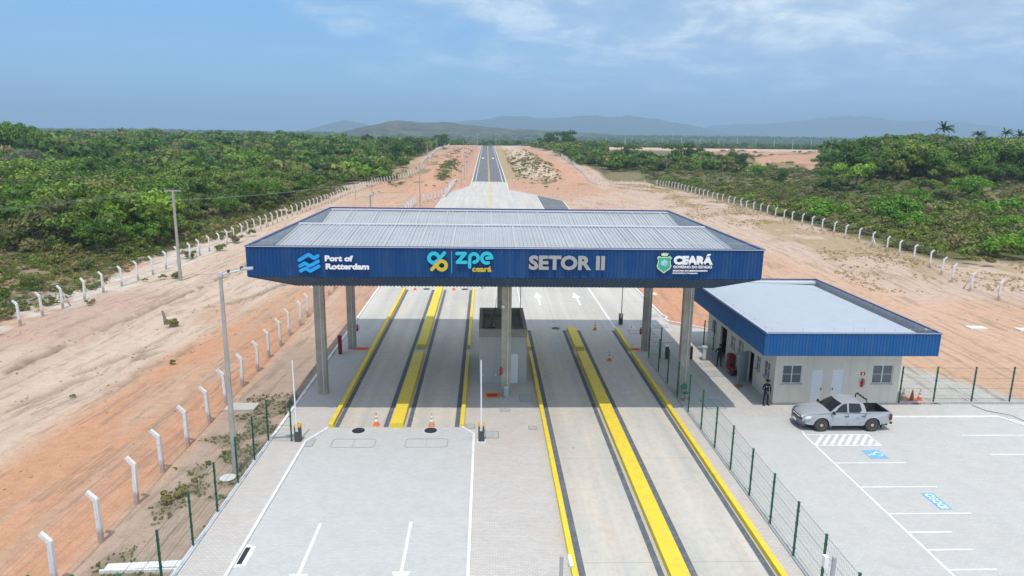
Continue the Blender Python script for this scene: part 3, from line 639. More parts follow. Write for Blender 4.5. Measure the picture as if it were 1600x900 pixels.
def lid(x, y, lab, framed=True, m=manhole_m, r=0.36, cat='manhole', name='manhole_cover'):
    t_ = thing(name, lab, cat, (x,y,ZA))
    mb = MB(); mb.lathe([(r,0),(r,0.035),(r-0.03,0.045),(0.0001,0.05)], 28); mb.build('lid', m, t_)
    if framed: mb = MB(); mb.box(-0.5,-0.55,0,0.5,0.4,0.012); mb.build('surround', mat('pale_concrete',(0.52,0.53,0.52),0.8,var=.08,vscale=4), t_)
lid(-7.2,37.0,'black round manhole lid in the paving before the left weighing lane'); lid(-3.1,37.0,'black round manhole lid in the paving before the second weighing lane')
lid(-6.5,74.4,'far dark round lid beyond the left weighing lane',False); lid(-2.3,74.4,'far dark round lid beyond the second weighing lane',False)
lid(6.2,58.7,'dark round lid in the shade behind the third weighing lane',False)
lid(-12.55,31.5,'pale round concrete lid in the weedy strip outside the green fence',False,mat('pale_lid',(0.60,0.61,0.59),0.8,var=.1,vscale=4),0.38)
for x0,x1,lab in ((-8.35,-6.0,'left'),(-4.35,-2.05,'right')):
    mb = MB(); P_ = []
    for cx_, cy_, a0 in ((x1-.2,35.9-.2,0),(x0+.2,35.9-.2,90),(x0+.2,34.85+.2,180),(x1-.2,34.85+.2,270)): P_ += arc(cx_,cy_,.2,a0,a0+90,4)
    P_.append(P_[0])
    for a, c in zip(P_[:-1],P_[1:]): mb.tube([(a[0],a[1],ZA),(c[0],c[1],ZA)], 0.016, 4)
    mb.tube([((x0+x1)/2,34.85,ZA),((x0+x1)/2,35.9,ZA)], 0.01, 4)
    struct(mb.build('road_joint', frame_line))
def inlet(x0,y0,x1,y1,lab,rz=0.0):
    t_ = thing('drain_inlet', lab, 'drain', ((x0+x1)/2,(y0+y1)/2,ZA), rz); w, h = (x1-x0)/2, (y1-y0)/2
    mb = MB(); mb.poly([(-w,-h),(w,-h*.8),(w,h*.8),(-w,h)],0,0.02); mb.build('surround', road_white, t_)
    mb = MB(); mb.box(-w*.75,-h*.7,0.02,w*.15,h*.7,0.03); mb.build('grate', manhole_m, t_)
inlet(-9.74,24.2,-9.3,25.8,'white rimmed drain slot in the forecourt beside the left white kerb'); inlet(32.1,37.0,32.6,38.6,'white rimmed drain slot at the parking kerb corner on the right', 0.45)
inlet(12.9,58.9,13.25,59.3,'small drain slot where the white lane line meets the shade')
for x0,y0,x1,y1,lab in ((44.0,58.9,45.6,59.8,'white concrete lid on the pale soil right of the office roof'),(48.2,58.3,50.0,59.2,'white concrete lid on the pale soil at the right picture edge'),(17.6,72.0,18.5,73.0,'small white lid on the orange soil behind the back right pillar')):
    z = hz(x0,y0); mb = MB(); mb.box(x0,y0,z-.1,x1,y1,z+0.12); tag(mb.build('concrete_lid', mat('lid_cream',(0.74,0.71,0.62),0.8)), lab, 'lid')
t_ = thing('concrete_slab', 'pale concrete slab at the foot of the tall lamp mast', 'slab', (-14.9,40.3,0)); MB().box(-0.9,-0.5,-0.1,0.9,0.6,0.16).build('slab', conc_apron, t_)
for x0,y0,x1,y1 in ((-0.05,42.1,0.95,43.0),(-10.25,52.15,-9.1,53.0),(11.4,52.2,12.45,53.0)):
    mark([(x0,y0),(x1,y0),(x1,y1),(x0,y1)], orange_floor, ZA+0.006); mark([(x0+.17,y0+.17),(x1-.17,y0+.17),(x1-.17,y1-.17),(x0+.17,y1-.17)], red_floor, ZA+0.010)

# ------------------------------------------------------------------ weighing lanes and yellow kerbs
def lane(x0,x1,y0,y1,lab):
    t_ = thing('weighbridge', lab, 'weighbridge', ((x0+x1)/2,y0,0), group='weighing lanes'); w = (x1-x0)/2; L = y1-y0
    MB().box(-w,0,-0.05,w,L,0.035).build('deck', conc_deck, t_)
    for s in (-1,1):
        a, c = (s*w, s*(w+0.27)) if s > 0 else (s*(w+0.27), s*w)
        MB().box(a+.004,0,-0.05,c-.004,L,0.022).build('gap_cover', rubber, t_)
lane(-8.40,-5.86,37.5,74.0,'concrete weighing deck farthest left, sunlit at its far and near ends'); lane(-4.28,-1.76,37.5,74.0,'concrete weighing deck second from left, left of the guard booth')
lane(3.92,6.70,4,58.0,'long concrete weighing deck just right of the guard booth'); lane(8.25,11.02,4,58.0,'long concrete weighing deck farthest right, beside the green mesh fence')
def ykerb(x0,x1,y0,y1,h,lab):
    mb = MB(); mb.box(x0,y0,-0.05,x1,y1,h); o = mb.build('yellow_kerb', yellow, bevel=0.02); tag(o, lab, 'kerb', 'yellow concrete kerbs of the weighing lanes')
ykerb(-8.98,-8.72,37.45,74.2,0.26,'narrow yellow kerb farthest left, outside the left weighing deck')
ykerb(-5.44,-4.70,37.4,51.1,0.32,'wide yellow kerb between the two left decks, near piece'); ykerb(-5.44,-4.70,52.8,74.3,0.32,'wide yellow kerb between the two left decks, far piece')
ykerb(-1.44,-1.20,37.45,51.2,0.26,'narrow yellow kerb just left of the guard booth, near piece'); ykerb(-1.44,-1.20,52.8,74.2,0.26,'narrow yellow kerb just left of the guard booth, far piece')
ykerb(3.36,3.60,4,51.4,0.26,'narrow yellow kerb just right of the guard booth, long near piece'); ykerb(3.36,3.60,52.4,58.2,0.26,'narrow yellow kerb just right of the guard booth, short far piece')
ykerb(7.10,7.85,4,51.2,0.32,'wide yellow kerb between the two right decks, long near piece'); ykerb(7.10,7.85,52.3,58.2,0.32,'wide yellow kerb between the two right decks, short far piece')
ykerb(11.36,11.62,4,51.3,0.26,'narrow yellow kerb along the green mesh fence, long near piece'); ykerb(11.36,11.62,52.3,58.2,0.26,'narrow yellow kerb along the green mesh fence, short far piece')

# ------------------------------------------------------------------ corrugated sheets
def corr(mb, o, u, L, v, H2, n, period=0.2, depth=0.035, v2=None, mi=0, seams=0):
    """trapezoid sheeting: ribs run along v (length H2), repeat along u"""
    o, u, v, n = Vector(o), Vector(u).normalized(), Vector(v).normalized(), Vector(n).normalized()
    us = []; x = 0.0; k = 0
    while x < L-1e-6:
        d = depth*(1.6 if seams and k % seams == 0 else 1.0)
        for f, h in ((0,0),(0.42,0),(0.52,d),(0.88,d),(1.0,0)):
            if x+f*period <= L+1e-6: us.append((x+f*period, h))
        x += period; k += 1
    us = sorted(set(us)); 
    if us[-1][0] < L: us.append((L,0))
    b = len(mb.v)
    for (a, h) in us:
        p = o+u*a+n*h; mb.v.append(tuple(p)); mb.v.append(tuple(p+v*H2))
    for i in range(len(us)-1):
        mb.f.append((b+2*i,b+2*i+2,b+2*i+3,b+2*i+1)); mb.mi.append(mi)
def soffit(mb, A, B, Cc, D, n, period=0.2, depth=0.03):
    """sheet between line AB and line CD (A over C, B over D), ribs across"""
    A,B,Cc,D = map(Vector,(A,B,Cc,D)); L = (B-A).length; k = int(L/period); b = len(mb.v); n = Vector(n).normalized(); us = []
    for i in range(k):
        for f, h in ((0,0),(0.45,0),(0.55,depth),(0.9,depth)): us.append(((i+f)/k,h))
    us.append((1,0))
    # ribs run straight (perpendicular to AB): clip the lower line to the same u
    for (f, h) in us:
        p = A.lerp(B,f); q = Cc.lerp(D,f); mb.v.append(tuple(p+n*h)); mb.v.append(tuple(q+n*h))
    for i in range(len(us)-1): mb.f.append((b+2*i,b+2*i+1,b+2*i+3,b+2*i+2)); mb.mi.append(0)

# ------------------------------------------------------------------ gate canopy
CX0, CX1, CY0, CY1, CZT, CZB = -12.87, 15.32, 37.15, 57.75, 10.60, 8.93
can = thing('gate_canopy', 'large blue metal canopy with galvanised roof over the weighing lanes', 'canopy', (1.2,47.4,0))
def P_(o): o.parent = can; o.matrix_parent_inverse = Matrix.Translation(-can.location); return o
mb = MB(); corr(mb,(CX0,CY0,CZB),(1,0,0),CX1-CX0,(0,0,1),CZT-CZB,(0,-1,0)); P_(mb.build('fascia', blue_metal))
mb = MB(); corr(mb,(CX0,CY1,CZB),(0,-1,0),CY1-CY0,(0,0,1),CZT-CZB,(-1,0,0)); P_(mb.build('fascia', blue_metal))
mb = MB(); corr(mb,(CX1,CY0,CZB),(0,1,0),CY1-CY0,(0,0,1),CZT-CZB,(1,0,0)); P_(mb.build('fascia', blue_metal))
mb = MB(); corr(mb,(CX1,CY1,CZB),(-1,0,0),CX1-CX0,(0,0,1),CZT-CZB,(0,1,0)); P_(mb.build('fascia', blue_metal))
mb = MB(); cw = .09     # folded cap along the top of the fascia
mb.box(CX0-.05,CY0-.05,CZT-.07,CX1+.05,CY0+cw,CZT+.02); mb.box(CX0-.05,CY1-cw,CZT-.07,CX1+.05,CY1+.05,CZT+.02)
mb.box(CX0-.05,CY0+cw,CZT-.07,CX0+cw,CY1-cw,CZT+.02); mb.box(CX1-cw,CY0+cw,CZT-.07,CX1+.05,CY1-cw,CZT+.02); P_(mb.build('cap_flashing', blue_dark))
mb = MB(); e = 0.025; mb.box(CX0,CY0-.075,CZT-.035,CX1,CY0-.052,CZT-.005); P_(mb.build('edge_trim', galv_light))
mb = MB(); mb.box(CX0+.1,CY0+.095,CZT-1.3,CX0+.13,CY1-.095,CZT-.075); mb.box(CX1-.13,CY0+.095,CZT-1.3,CX1-.1,CY1-.095,CZT-.075)
mb.box(CX0+.13,CY0+.095,CZT-1.3,CX1-.13,CY0+.125,CZT-.075); mb.box(CX0+.13,CY1-.125,CZT-1.3,CX1-.13,CY1-.095,CZT-.075); P_(mb.build('parapet_lining', galv_in))
# inclined lower skirt
I = 2.05; ZS = 8.0; A0 = (CX0,CY0,CZB); B0 = (CX1,CY0,CZB)
mb = MB()
def skirt(mb, P0, P1, inw, period=0.2, depth=0.035):
    """ribs perpendicular to the edge, mitred at 45 degrees"""
    P0, P1, inw = Vector(P0), Vector(P1), Vector(inw); L = (P1-P0).length; u = (P1-P0)/L; k = int(L/period); dz = Vector((0,0,-(CZB-ZS))); nn = Vector((0,0,-1))
    us = []
    for i in range(k):
        for f, h in ((0,0),(0.45,0),(0.55,depth),(0.9,depth)): us.append(((i+f)*L/k,h))
    us.append((L,0)); b = len(mb.v)
    for a, h in us:
        m_ = max(0.0,min(1.0, a/I, (L-a)/I)); p = P0+u*a+nn*h
        mb.v.append(tuple(p)); mb.v.append(tuple(p+(inw*I+dz)*m_))
    for i in range(len(us)-1): mb.f.append((b+2*i,b+2*i+1,b+2*i+3,b+2*i+2)); mb.mi.append(0)
skirt(mb,(CX0,CY0,CZB),(CX1,CY0,CZB),(0,1,0)); skirt(mb,(CX1,CY0,CZB),(CX1,CY1,CZB),(-1,0,0)); skirt(mb,(CX1,CY1,CZB),(CX0,CY1,CZB),(0,-1,0)); skirt(mb,(CX0,CY1,CZB),(CX0,CY0,CZB),(1,0,0))
P_(mb.build('lower_skirt', soffit_m))
mb = MB(); corr(mb,(CX0+I,CY0+I,ZS),(1,0,0),CX1-CX0-2*I,(0,1,0),CY1-CY0-2*I,(0,0,-1)); P_(mb.build('ceiling', mat('ceiling_sheet',(0.62,0.63,0.64),.5)))
# roof: two sheets, near one up to the ridge flashing, far one rising to the back
def roof_sheet(y0,z0,y1,z1):
    mb = MB(); d = Vector((0,y1-y0,z1-z0)); corr(mb,(CX0+.13,y0,z0),(1,0,0),CX1-CX0-.26,d,d.length,(0,-(z1-z0),y1-y0),period=0.245,depth=0.05,seams=8); return P_(mb.build('roof_sheet', galv))
roof_sheet(CY0+.13,9.47,47.35,10.46); roof_sheet(47.55,8.75,CY1-.13,10.42)
mb = MB(); mb.box(CX0+.14,47.2,10.5,CX1-.14,47.5,10.58); P_(mb.build('ridge_cap', galv_light)); mb = MB(); mb.box(CX0+.14,47.42,8.6,CX1-.14,47.45,10.5); P_(mb.build('ridge_wall', galv_in))
mb = MB(); mb.box(CX0+.14,CY1-.5,10.44,CX1-.14,CY1-.13,10.50); P_(mb.build('ridge_cap', galv_light))
rnd = random.Random(5)
mb = MB()
for k in range(14):           # brighter lap strips between sheets
    x = CX0+.9+k*1.96+rnd.uniform(-.1,.1)
    mb.add([(x,CY0+.15,9.54),(x+.07,CY0+.15,9.54),(x+.07,47.3,10.53),(x,47.3,10.53)], [(0,1,2,3)])
    x2 = x+rnd.uniform(.4,1.1); mb.add([(x2,48.0,8.88),(x2+.07,48.0,8.88),(x2+.07,CY1-.4,10.48),(x2,CY1-.4,10.48)], [(0,1,2,3)])
P_(mb.build('lap_strip', mat('lap_grey',(0.52,0.54,0.56),.5,.2)))
for cx_, cy_ in ((-10.5,42.85),(1.33,42.7),(13.05,42.95),(-10.5,52.75),(1.2,52.7),(12.75,52.5)):
    mb = MB(); w = 0.31 if cy_ < 50 else 0.30; mb.box(cx_-w,cy_-.25,-.1,cx_+w,cy_+.25,8.0); o = P_(mb.build('column', conc_col, bevel=0.03))
    mb = MB(); mb.tube([(cx_+.1,cy_-.285,.1),(cx_+.1,cy_-.285,7.9)],0.022,6); P_(mb.build('conduit', alu))
# screws and corner rods along the rim: lightning conductor
t_ = thing('lightning_conductor', 'thin lightning rods and wire along the canopy rim', 'lightning rod', (0,0,0))
mb = MB()
for x in np.arange(CX0+.3, CX1, 4.0): m2 = MB().tube([(x,CY0+.1,CZT),(x,CY0+.1,CZT+.35)],0.012,5); m2.box(x-.03,CY0+.06,CZT+.28,x+.03,CY0+.12,CZT+.36); m2.build('rod', alu, t_)
mb = MB().tube([(CX0+.3,CY0+.1,CZT+.3),(CX1-.3,CY0+.1,CZT+.3)],0.007,4).build('wire', alu, t_); MB().tube([(CX0+.3,CY1-.1,CZT+.3),(CX1-.3,CY1-.1,CZT+.3)],0.007,4).build('wire', alu, t_)
MB().tube([(CX0+.1,CY0+.1,CZT),(CX0+.1,CY0+.1,CZT+.9)],0.012,5).build('rod', alu, t_); MB().tube([(CX0+1.8,CY0+4,9.9),(CX0+1.8,CY0+4,CZT+.7)],0.012,5).build('rod', alu, t_)

# ------------------------------------------------------------------ lettering on the fascia
FY = CY0-0.13       # back plane of the letters, local x -> X, y -> Z, thickness towards the viewer
def sign(name, label, x, z):
    t_ = thing(name, label, 'sign', (x,FY,z)); t_.rotation_euler = (PI/2,0,0); return t_
def letters(par, body, x0, z0, w, h, m, bold=0.02, depth=0.03, sp=1.0, name='lettering'):
    me = text_mesh(name, body, h, m, depth, bold, w, height_=h, spacing=sp); o = put(name, me, par, (x0,z0,0.03)); return o
s1 = sign('wall_sign','white two line lettering beside three light blue zigzag waves, farthest left on the blue fascia',-10.03,9.15)
mb = MB()
W1 = [[(0.02,0.72),(0.30,0.90),(0.49,1.01),(0.54,1.0),(0.79,0.84),(0.83,0.84),(1.0,0.95)],[(0.04,0.40),(0.27,0.54),(0.33,0.53),(0.52,0.41),(0.57,0.41),(1.01,0.66)],[(0.06,0.13),(0.30,0.27),(0.36,0.26),(0.54,0.14),(0.6,0.14),(1.03,0.39)]]
for q in W1: stroke(mb, q, 0.19, 0.0, 0.07)
mb.build('wave_mark', sign_blue, s1)
letters(s1,'Port of',1.37,0.66,1.50,0.32,sign_white,0.014); letters(s1,'Rotterdam',1.40,0.22,2.32,0.32,sign_white,0.014)
s2 = sign('wall_sign','cyan and ochre looped mark, thin bar and rounded cyan letters on the blue fascia',-3.15,9.25)
mb = MB(); stroke(mb, arc(0.33,0.78,0.26,25,315), 0.19, 0, 0.06); stroke(mb, [(0.30,0.50),(0.52,0.62),(0.90,1.06)], 0.19, 0, 0.065); mb.build('loop_mark', sign_cyan, s2)
mb = MB(); stroke(mb, arc(0.76,0.38,0.24,-160,130), 0.19, 0, 0.075); stroke(mb, [(0.62,0.56),(0.22,0.16)], 0.19, 0, 0.08); mb.build('loop_mark', sign_yel, s2)
MB().box(1.28,-0.02,0,1.31,1.15,0.04).build('bar', sign_cyan, s2)
mb = MB()
stroke(mb, [(1.58,1.04),(2.03,1.04),(1.60,0.56),(2.07,0.56)], 0.18, 0, 0.06)
stroke(mb, [(2.27,0.30),(2.27,0.80)]+arc(2.50,0.80,0.23,180,-90), 0.18, 0, 0.06)
stroke(mb, [(3.19,0.80),(3.47,0.82)]+arc(3.19,0.80,0.27,5,290), 0.18, 0, 0.06)
mb.build('lettering', sign_cyan, s2)
letters(s2,'ceará',2.40,0.04,1.05,0.30,sign_yel,0.010)
s3 = sign('wall_sign','large plain grey capital letters SETOR II right of centre on the blue fascia',2.33,9.40)
letters(s3,'SETOR II',0,0.02,4.16,0.80,sign_grey,0.035,0.04)
s4 = sign('wall_sign','green crest beside white CEARÁ GOVERNO DO ESTADO lettering, farthest right on the fascia',9.35,9.22)
def shield(k, cx_=0.42, cy_=0.58):
    q = [(-.40,.33),(-.30,.42),(-.12,.36),(0,.40),(.12,.36),(.30,.42),(.40,.33),(.33,.20),(.36,.0),(.40,-.12),(.33,-.28),(.14,-.42),(0,-.52),(-.14,-.42),(-.33,-.28),(-.40,-.12),(-.36,.0),(-.33,.20)]
    return [(cx_+x*k,cy_+y*k) for x,y in q]
cr = MB().poly(shield(1.02),0,0.04).build('crest', sign_pale, s4); MB().poly(shield(0.88),0.04,0.052).build('field', sign_green, cr)
MB().poly(arc(0.42,0.62,0.19,0,345,22),0.052,0.06).build('disc', mat('crest_sky',(0.30,0.66,0.72),0.5), cr); MB().poly([(0.40,0.63),(0.58,0.63),(0.57,0.5),(0.49,0.42),(0.41,0.5)],0.06,0.066).build('small_shield', mat('crest_grey',(0.45,0.45,0.42),0.5), cr)
MB().poly([(0.26,0.50),(0.38,0.50),(0.48,0.40),(0.44,0.37)],0.06,0.064).build('sail', mat('crest_blue',(0.08,0.38,0.75),0.5), cr)
MB().poly([(0.26,1.02),(0.58,1.02),(0.62,1.18),(0.54,1.14),(0.48,1.2),(0.42,1.15),(0.36,1.2),(0.30,1.14),(0.22,1.18)],0,0.045).build('crown', sign_pale, cr)
mb = MB()
for k in range(9):
    a = math.radians(-150+k*35); MB().poly(arc(0.42+.28*math.cos(a),0.55+.33*math.sin(a),0.018,0,300,5),0.052,0.058).build('star', sign_pale, cr)
letters(s4,'CEARÁ',0.93,0.54,2.18,0.60,sign_white,0.04); letters(s4,'GOVERNO DO ESTADO',0.93,0.34,2.15,0.15,sign_white,0.004)
letters(s4,'SECRETARIA DO DESENVOLVIMENTO',0.92,0.16,1.92,0.085,sign_white,0.003); letters(s4,'ECONÔMICO E TRABALHO',0.92,0.03,1.38,0.085,sign_white,0.003)

# ------------------------------------------------------------------ guard booth
bo = thing('guard_booth', 'small grey windowless booth under the middle of the canopy', 'booth', (1.2,47.7,0))
def B_(o): o.parent = bo; o.matrix_parent_inverse = Matrix.Translation(-bo.location); return o
x0,x1,y0,y1,zt = -0.42,2.78,44.75,50.75,3.85
B_(MB().box(x0,y0,-.1,x1,y1,3.3).build('wall', grey_wall)); mb = MB(); w=.2
mb.box(x0-.03,y0-.03,3.3,x1+.03,y0+w,zt); mb.box(x0-.03,y1-w,3.3,x1+.03,y1+.03,zt); mb.box(x0-.03,y0+w,3.3,x0+w,y1-w,zt); mb.box(x1-w,y0+w,3.3,x1+.03,y1-w,zt)
B_(mb.build('parapet', mat('parapet_brown',(0.30,0.275,0.235),0.85,var=.15,vscale=2))); B_(MB().box(x0+w+.002,y0+w+.002,3.3,x1-w-.002,y1-w-.002,3.34).build('roof', dark_wall))
d = B_(MB().box(1.62,y0-.05,0.05,2.2,y0-.002,2.12).build('door', door_white)); mb = MB()
for k in range(14): mb.box(1.66,y0-.075,.15+k*.14,2.16,y0-.052,.22+k*.14)
o = mb.build('louvre', alu); o.parent = d
t_ = thing('antenna', 'black bent antenna standing on the booth roof', 'antenna', (0.45,47.0,3.34)); mb = MB(); mb.tube([(0,0,0),(0,.1,.5),(.25,.3,1.3),(.3,.5,2.1)],[.03,.025,.02,.012],6); mb.box(-.2,-.2,0,.25,.25,.08); mb.tube([(-.3,-.3,.05),(0,0,.35),(.35,.1,.3)],.02,5); mb.build('rod', black, t_)
def bin_thing(name,lab,cat,loc,m):
    t_ = thing(name,lab,cat,loc); MB().lathe([(.15,0),(.18,.1),(.18,.62),(.16,.66)],14).build('body', m, t_); MB().lathe([(.19,.66),(.19,.71),(.02,.74)],14).build('lid', galv_light, t_)
bin_thing('litter_bin','grey round bin at the foot of the front middle pillar','bin',(1.35,42.2,ZA),galv_in)
t_ = thing('camera_pod','small white round camera on the front of the middle pillar','camera',(1.1,42.42,6.0)); MB().lathe([(.02,-.1),(.09,-.06),(.11,0),(.09,.06),(.02,.1)],12,axis='y').build('dome', white_pl, t_)
t_ = thing('wall_socket','pair of small sockets low on the front of the guard booth','socket',(0.2,44.73,0.6)); MB().box(-.4,-.03,0,-.3,0,.12).build('plate',white_pl,t_); MB().box(.45,-.03,0,.55,0,.12).build('plate',white_pl,t_)

# ------------------------------------------------------------------ office building
WX0,WX1,WY0,WY1 = 18.33,26.42,40.95,54.4
of = thing('office_building', 'low beige office with a deep blue sheet fascia and pale flat roof', 'building', ((WX0+WX1)/2,(WY0+WY1)/2,0))
def O_(o): o.parent = of; o.matrix_parent_inverse = Matrix.Translation(-of.location); return o
def OO(par,o): o.parent = par; return o
wth = .15
def wall_with_holes(axis, c0, c1, fixed, inward, holes, zt):
    """wall slab along X or Y with rectangular openings (a0,a1,z0,z1)"""
    mb = MB(); cuts = sorted(set([c0,c1]+[h[0] for h in holes]+[h[1] for h in holes])); 
    for a, b_ in zip(cuts[:-1],cuts[1:]):
        hs = [h for h in holes if h[0] <= a+1e-6 and h[1] >= b_-1e-6]; zs = [(-.1,zt)] if not hs else [(-.1,hs[0][2]),(hs[0][3],zt)]
        for za, zb in zs:
            if zb-za < .01: continue
            if axis == 'x': mb.box(a,min(fixed,fixed+inward),za,b_,max(fixed,fixed+inward),zb)
            else: mb.box(min(fixed,fixed+inward),a,za,max(fixed,fixed+inward),b_,zb)
    return mb
front_win = [(18.80,20.06,1.42,2.64),(24.62,25.95,1.42,2.66)]
front_door = [(20.72,21.50,0.0,2.32),(22.02,22.82,0.0,2.35)]
side_win = [(41.75,42.75,1.35,2.45),(43.35,44.05,1.4,2.35),(46.45,47.5,1.35,2.45),(48.1,49.0,1.45,2.3),(52.3,53.4,1.45,2.35)]
side_door = [(44.45,45.4,0,2.25),(49.9,51.3,0,2.4)]
O_(wall_with_holes('x',WX0,WX1,WY0,wth,front_win+front_door,4.2).build('wall', beige)); O_(wall_with_holes('y',WY0+wth,WY1,WX0,wth,side_win+side_door,4.2).build('wall', beige))
O_(MB().box(WX1-wth,WY0+wth,-.1,WX1,WY1,4.2).build('wall', beige)); O_(MB().box(WX0+wth,WY1-wth,-.1,WX1-wth,WY1,4.2).build('wall', beige))
O_(MB().box(WX0+wth,WY0+wth,-.1,WX1-wth,WY1-wth,0.02).build('floor', mat('inner_floor',(0.3,0.3,0.28),.6)))
O_(MB().box(WX0-.02,WY0-.025,0,WX1+.02,WY0-.002,.12).build('skirting', grey_wall))
def window(axis, a0,a1,z0,z1,fixed):
    mb = MB(); f = .05; d0, d1 = fixed+.05, fixed+.10
    def bx(a,b_,za,zb,e0=d0,e1=d1,M_=mb):
        if axis == 'x': M_.box(a,e0,za,b_,e1,zb)
        else: M_.box(e0,a,za,e1,b_,zb)
    bx(a0,a1,z1-f,z1); bx(a0,a1,z0,z0+f); bx(a0,a0+f,z0+f,z1-f); bx(a1-f,a1,z0+f,z1-f); mid=(a0+a1)/2; bx(mid-.03,mid+.03,z0+f,z1-f); bx(a0+f,mid-.03,(z0+z1)/2-.012,(z0+z1)/2+.012); bx(mid+.03,a1-f,(z0+z1)/2-.012,(z0+z1)/2+.012)
    w_ = O_(mb.build('window', alu)); m2 = MB(); bx(a0+.01,a1-.01,z0+.01,z1-.01,fixed+.07,fixed+.08,m2); OO(w_, m2.build('pane', glass_dark))
    m3 = MB(); bx(a0-.06,a1+.06,z0-.06,z0-.001,fixed-.06,fixed+.10,m3); OO(w_, m3.build('sill', mat('sill_stone',(0.38,0.38,0.36),.6)))
for h in front_win: window('x',*h,WY0)
for h in side_win: window('y',*h,WX0)
for i,(a0,a1,z0,z1) in enumerate(front_door):
    d = O_(MB().box(a0+.03,WY0+.03,.02,a1-.03,WY0+.07,z1-.03).build('door', door_white)); mb = MB()
    for k in range(20): mb.box(a0+.08,WY0+.018,.15+k*.105,a1-.08,WY0+.028,.19+k*.105)
    OO(d, mb.build('slats', alu)); s = a1-.12 if i == 0 else a0+.12
    OO(d, MB().box(s-.015,WY0-.03,.98,s+.015,WY0+.015,1.14).build('handle', dgrey))
    mb = MB(); mb.box(a0,WY0-.01,0,a0+.03,WY0+.1,z1); mb.box(a1-.03,WY0-.01,0,a1,WY0+.1,z1); mb.box(a0+.03,WY0-.01,z1-.03,a1-.03,WY0+.1,z1); OO(d, mb.build('door_frame', alu))
o = O_(MB().box(-.02,-.95,0.03,.02,0,2.2).build('door', mat('door_grey',(0.38,0.41,0.42),.5))); o.matrix_parent_inverse = Matrix(); o.location = (WX0-.02-of.location.x,45.4-of.location.y,0); o.rotation_euler = (0,0,math.radians(-62)); o['label'] = 'grey side door standing open'
# cabinet racks and cables at the dark doorway
O_(MB().box(WX0+.5,50.0,0,WX0+1.2,51.2,2.2).build('equipment_rack', black))
# fascia and roof
EX0,EX1,EY0,EY1,EZT,EZB = 16.9,27.72,39.5,55.9,5.17,3.72
mb = MB(); corr(mb,(EX0,EY0,EZB),(1,0,0),EX1-EX0,(0,0,1),EZT-EZB,(0,-1,0)); O_(mb.build('fascia', blue_metal_b))
mb = MB(); corr(mb,(EX0,EY1,EZB),(0,-1,0),EY1-EY0,(0,0,1),EZT-EZB,(-1,0,0)); O_(mb.build('fascia', blue_metal_b))
mb = MB(); corr(mb,(EX1,EY0,EZB),(0,1,0),EY1-EY0,(0,0,1),EZT-EZB,(1,0,0)); O_(mb.build('fascia', blue_metal_b))
mb = MB(); corr(mb,(EX1,EY1,EZB),(-1,0,0),EX1-EX0,(0,0,1),EZT-EZB,(0,1,0)); O_(mb.build('fascia', blue_metal_b))
mb = MB(); cw = .07; mb.box(EX0-.05,EY0-.05,EZT-.06,EX1+.05,EY0+cw,EZT+.015); mb.box(EX0-.05,EY1-cw,EZT-.06,EX1+.05,EY1+.05,EZT+.015); mb.box(EX0-.05,EY0+cw,EZT-.06,EX0+cw,EY1-cw,EZT+.015); mb.box(EX1-cw,EY0+cw,EZT-.06,EX1+.05,EY1-cw,EZT+.015); O_(mb.build('cap_flashing', blue_dark))
O_(MB().box(EX0,EY0-.07,EZT-.02,EX1,EY0-.052,EZT+.006).build('edge_trim', galv_light)); O_(MB().box(EX0+.075,EY0+.09,EZT-.06,EX0+.16,EY1-.09,EZT+.005).build('edge_trim', galv_light))
mb = MB(); mb.box(EX1-.11,EY0+.09,EZT-.75,EX1-.08,EY1-.09,EZT-.065); mb.box(EX0+.1,EY1-.12,EZT-.75,EX1-.11,EY1-.08,EZT-.065); mb.box(EX0+.1,EY0+.075,EZT-.75,EX1-.11,EY0+.09,EZT-.065); O_(mb.build('parapet_lining', mat('lining_grey',(0.42,0.44,0.46),.6,.2,var=.25,vscale=2.5)))
mb = MB(); A = Vector((EX0+.17,EY0+.1,EZT-.03)); d = Vector((EX1-.6-A.x,0,-.35)); corr(mb,A,(0,1,0),EY1-EY0-.75,d,d.length,(.035,0,1),period=0.35,depth=0.012); O_(mb.build('roof', roof_pale))
O_(MB().box(EX1-.6,EY0+.1,EZT-.62,EX1-.115,EY1-.12,EZT-.6).build('gutter', mat('gutter_grey',(0.30,0.31,0.32),.6)))
O_(MB().box(EX0+.2,EY1-.6,EZT-.3,EX1-.3,EY1-.14,EZT-.14).build('ridge_cap', galv_light))
O_(MB().box(EX0+.02,EY0+.02,EZB+.01,EX1-.02,EY1-.02,EZB+.04).build('ceiling', mat('eave_lining',(0.42,0.42,0.40),.7)))
t_ = thing('lightning_conductor', 'thin rods and wire along the office roof rim', 'lightning rod', (0,0,0)); mb = MB()
for x in np.arange(EX0+.4,EX1,1.9): m2 = MB().tube([(x,EY0+.14,EZT-.1),(x,EY0+.14,EZT+.25)],.01,5); m2.box(x-.03,EY0+.11,EZT+.2,x+.03,EY0+.17,EZT+.26); m2.build('rod', alu, t_)
for y in np.arange(EY0+.6,EY1,1.9):
    for xx in (EX0+.2,EX1-.05): m2 = MB().tube([(xx,y,EZT-.1),(xx,y,EZT+.25)],.01,5); m2.box(xx-.03,y-.03,EZT+.2,xx+.03,y+.03,EZT+.26); m2.build('rod', alu, t_)
mb.tube([(EX0+.2,EY0+.14,EZT+.22),(EX1-.05,EY0+.14,EZT+.22),(EX1-.05,EY1-.2,EZT+.22)],.007,4); mb.build('wire', alu, t_)
for x_,h_ in ((22.3,.8),(EX1-.1,.6)): MB().tube([(x_,EY0+.14,EZT-.1),(x_,EY0+.14,EZT+h_)],.01,5).build('rod', alu, t_)

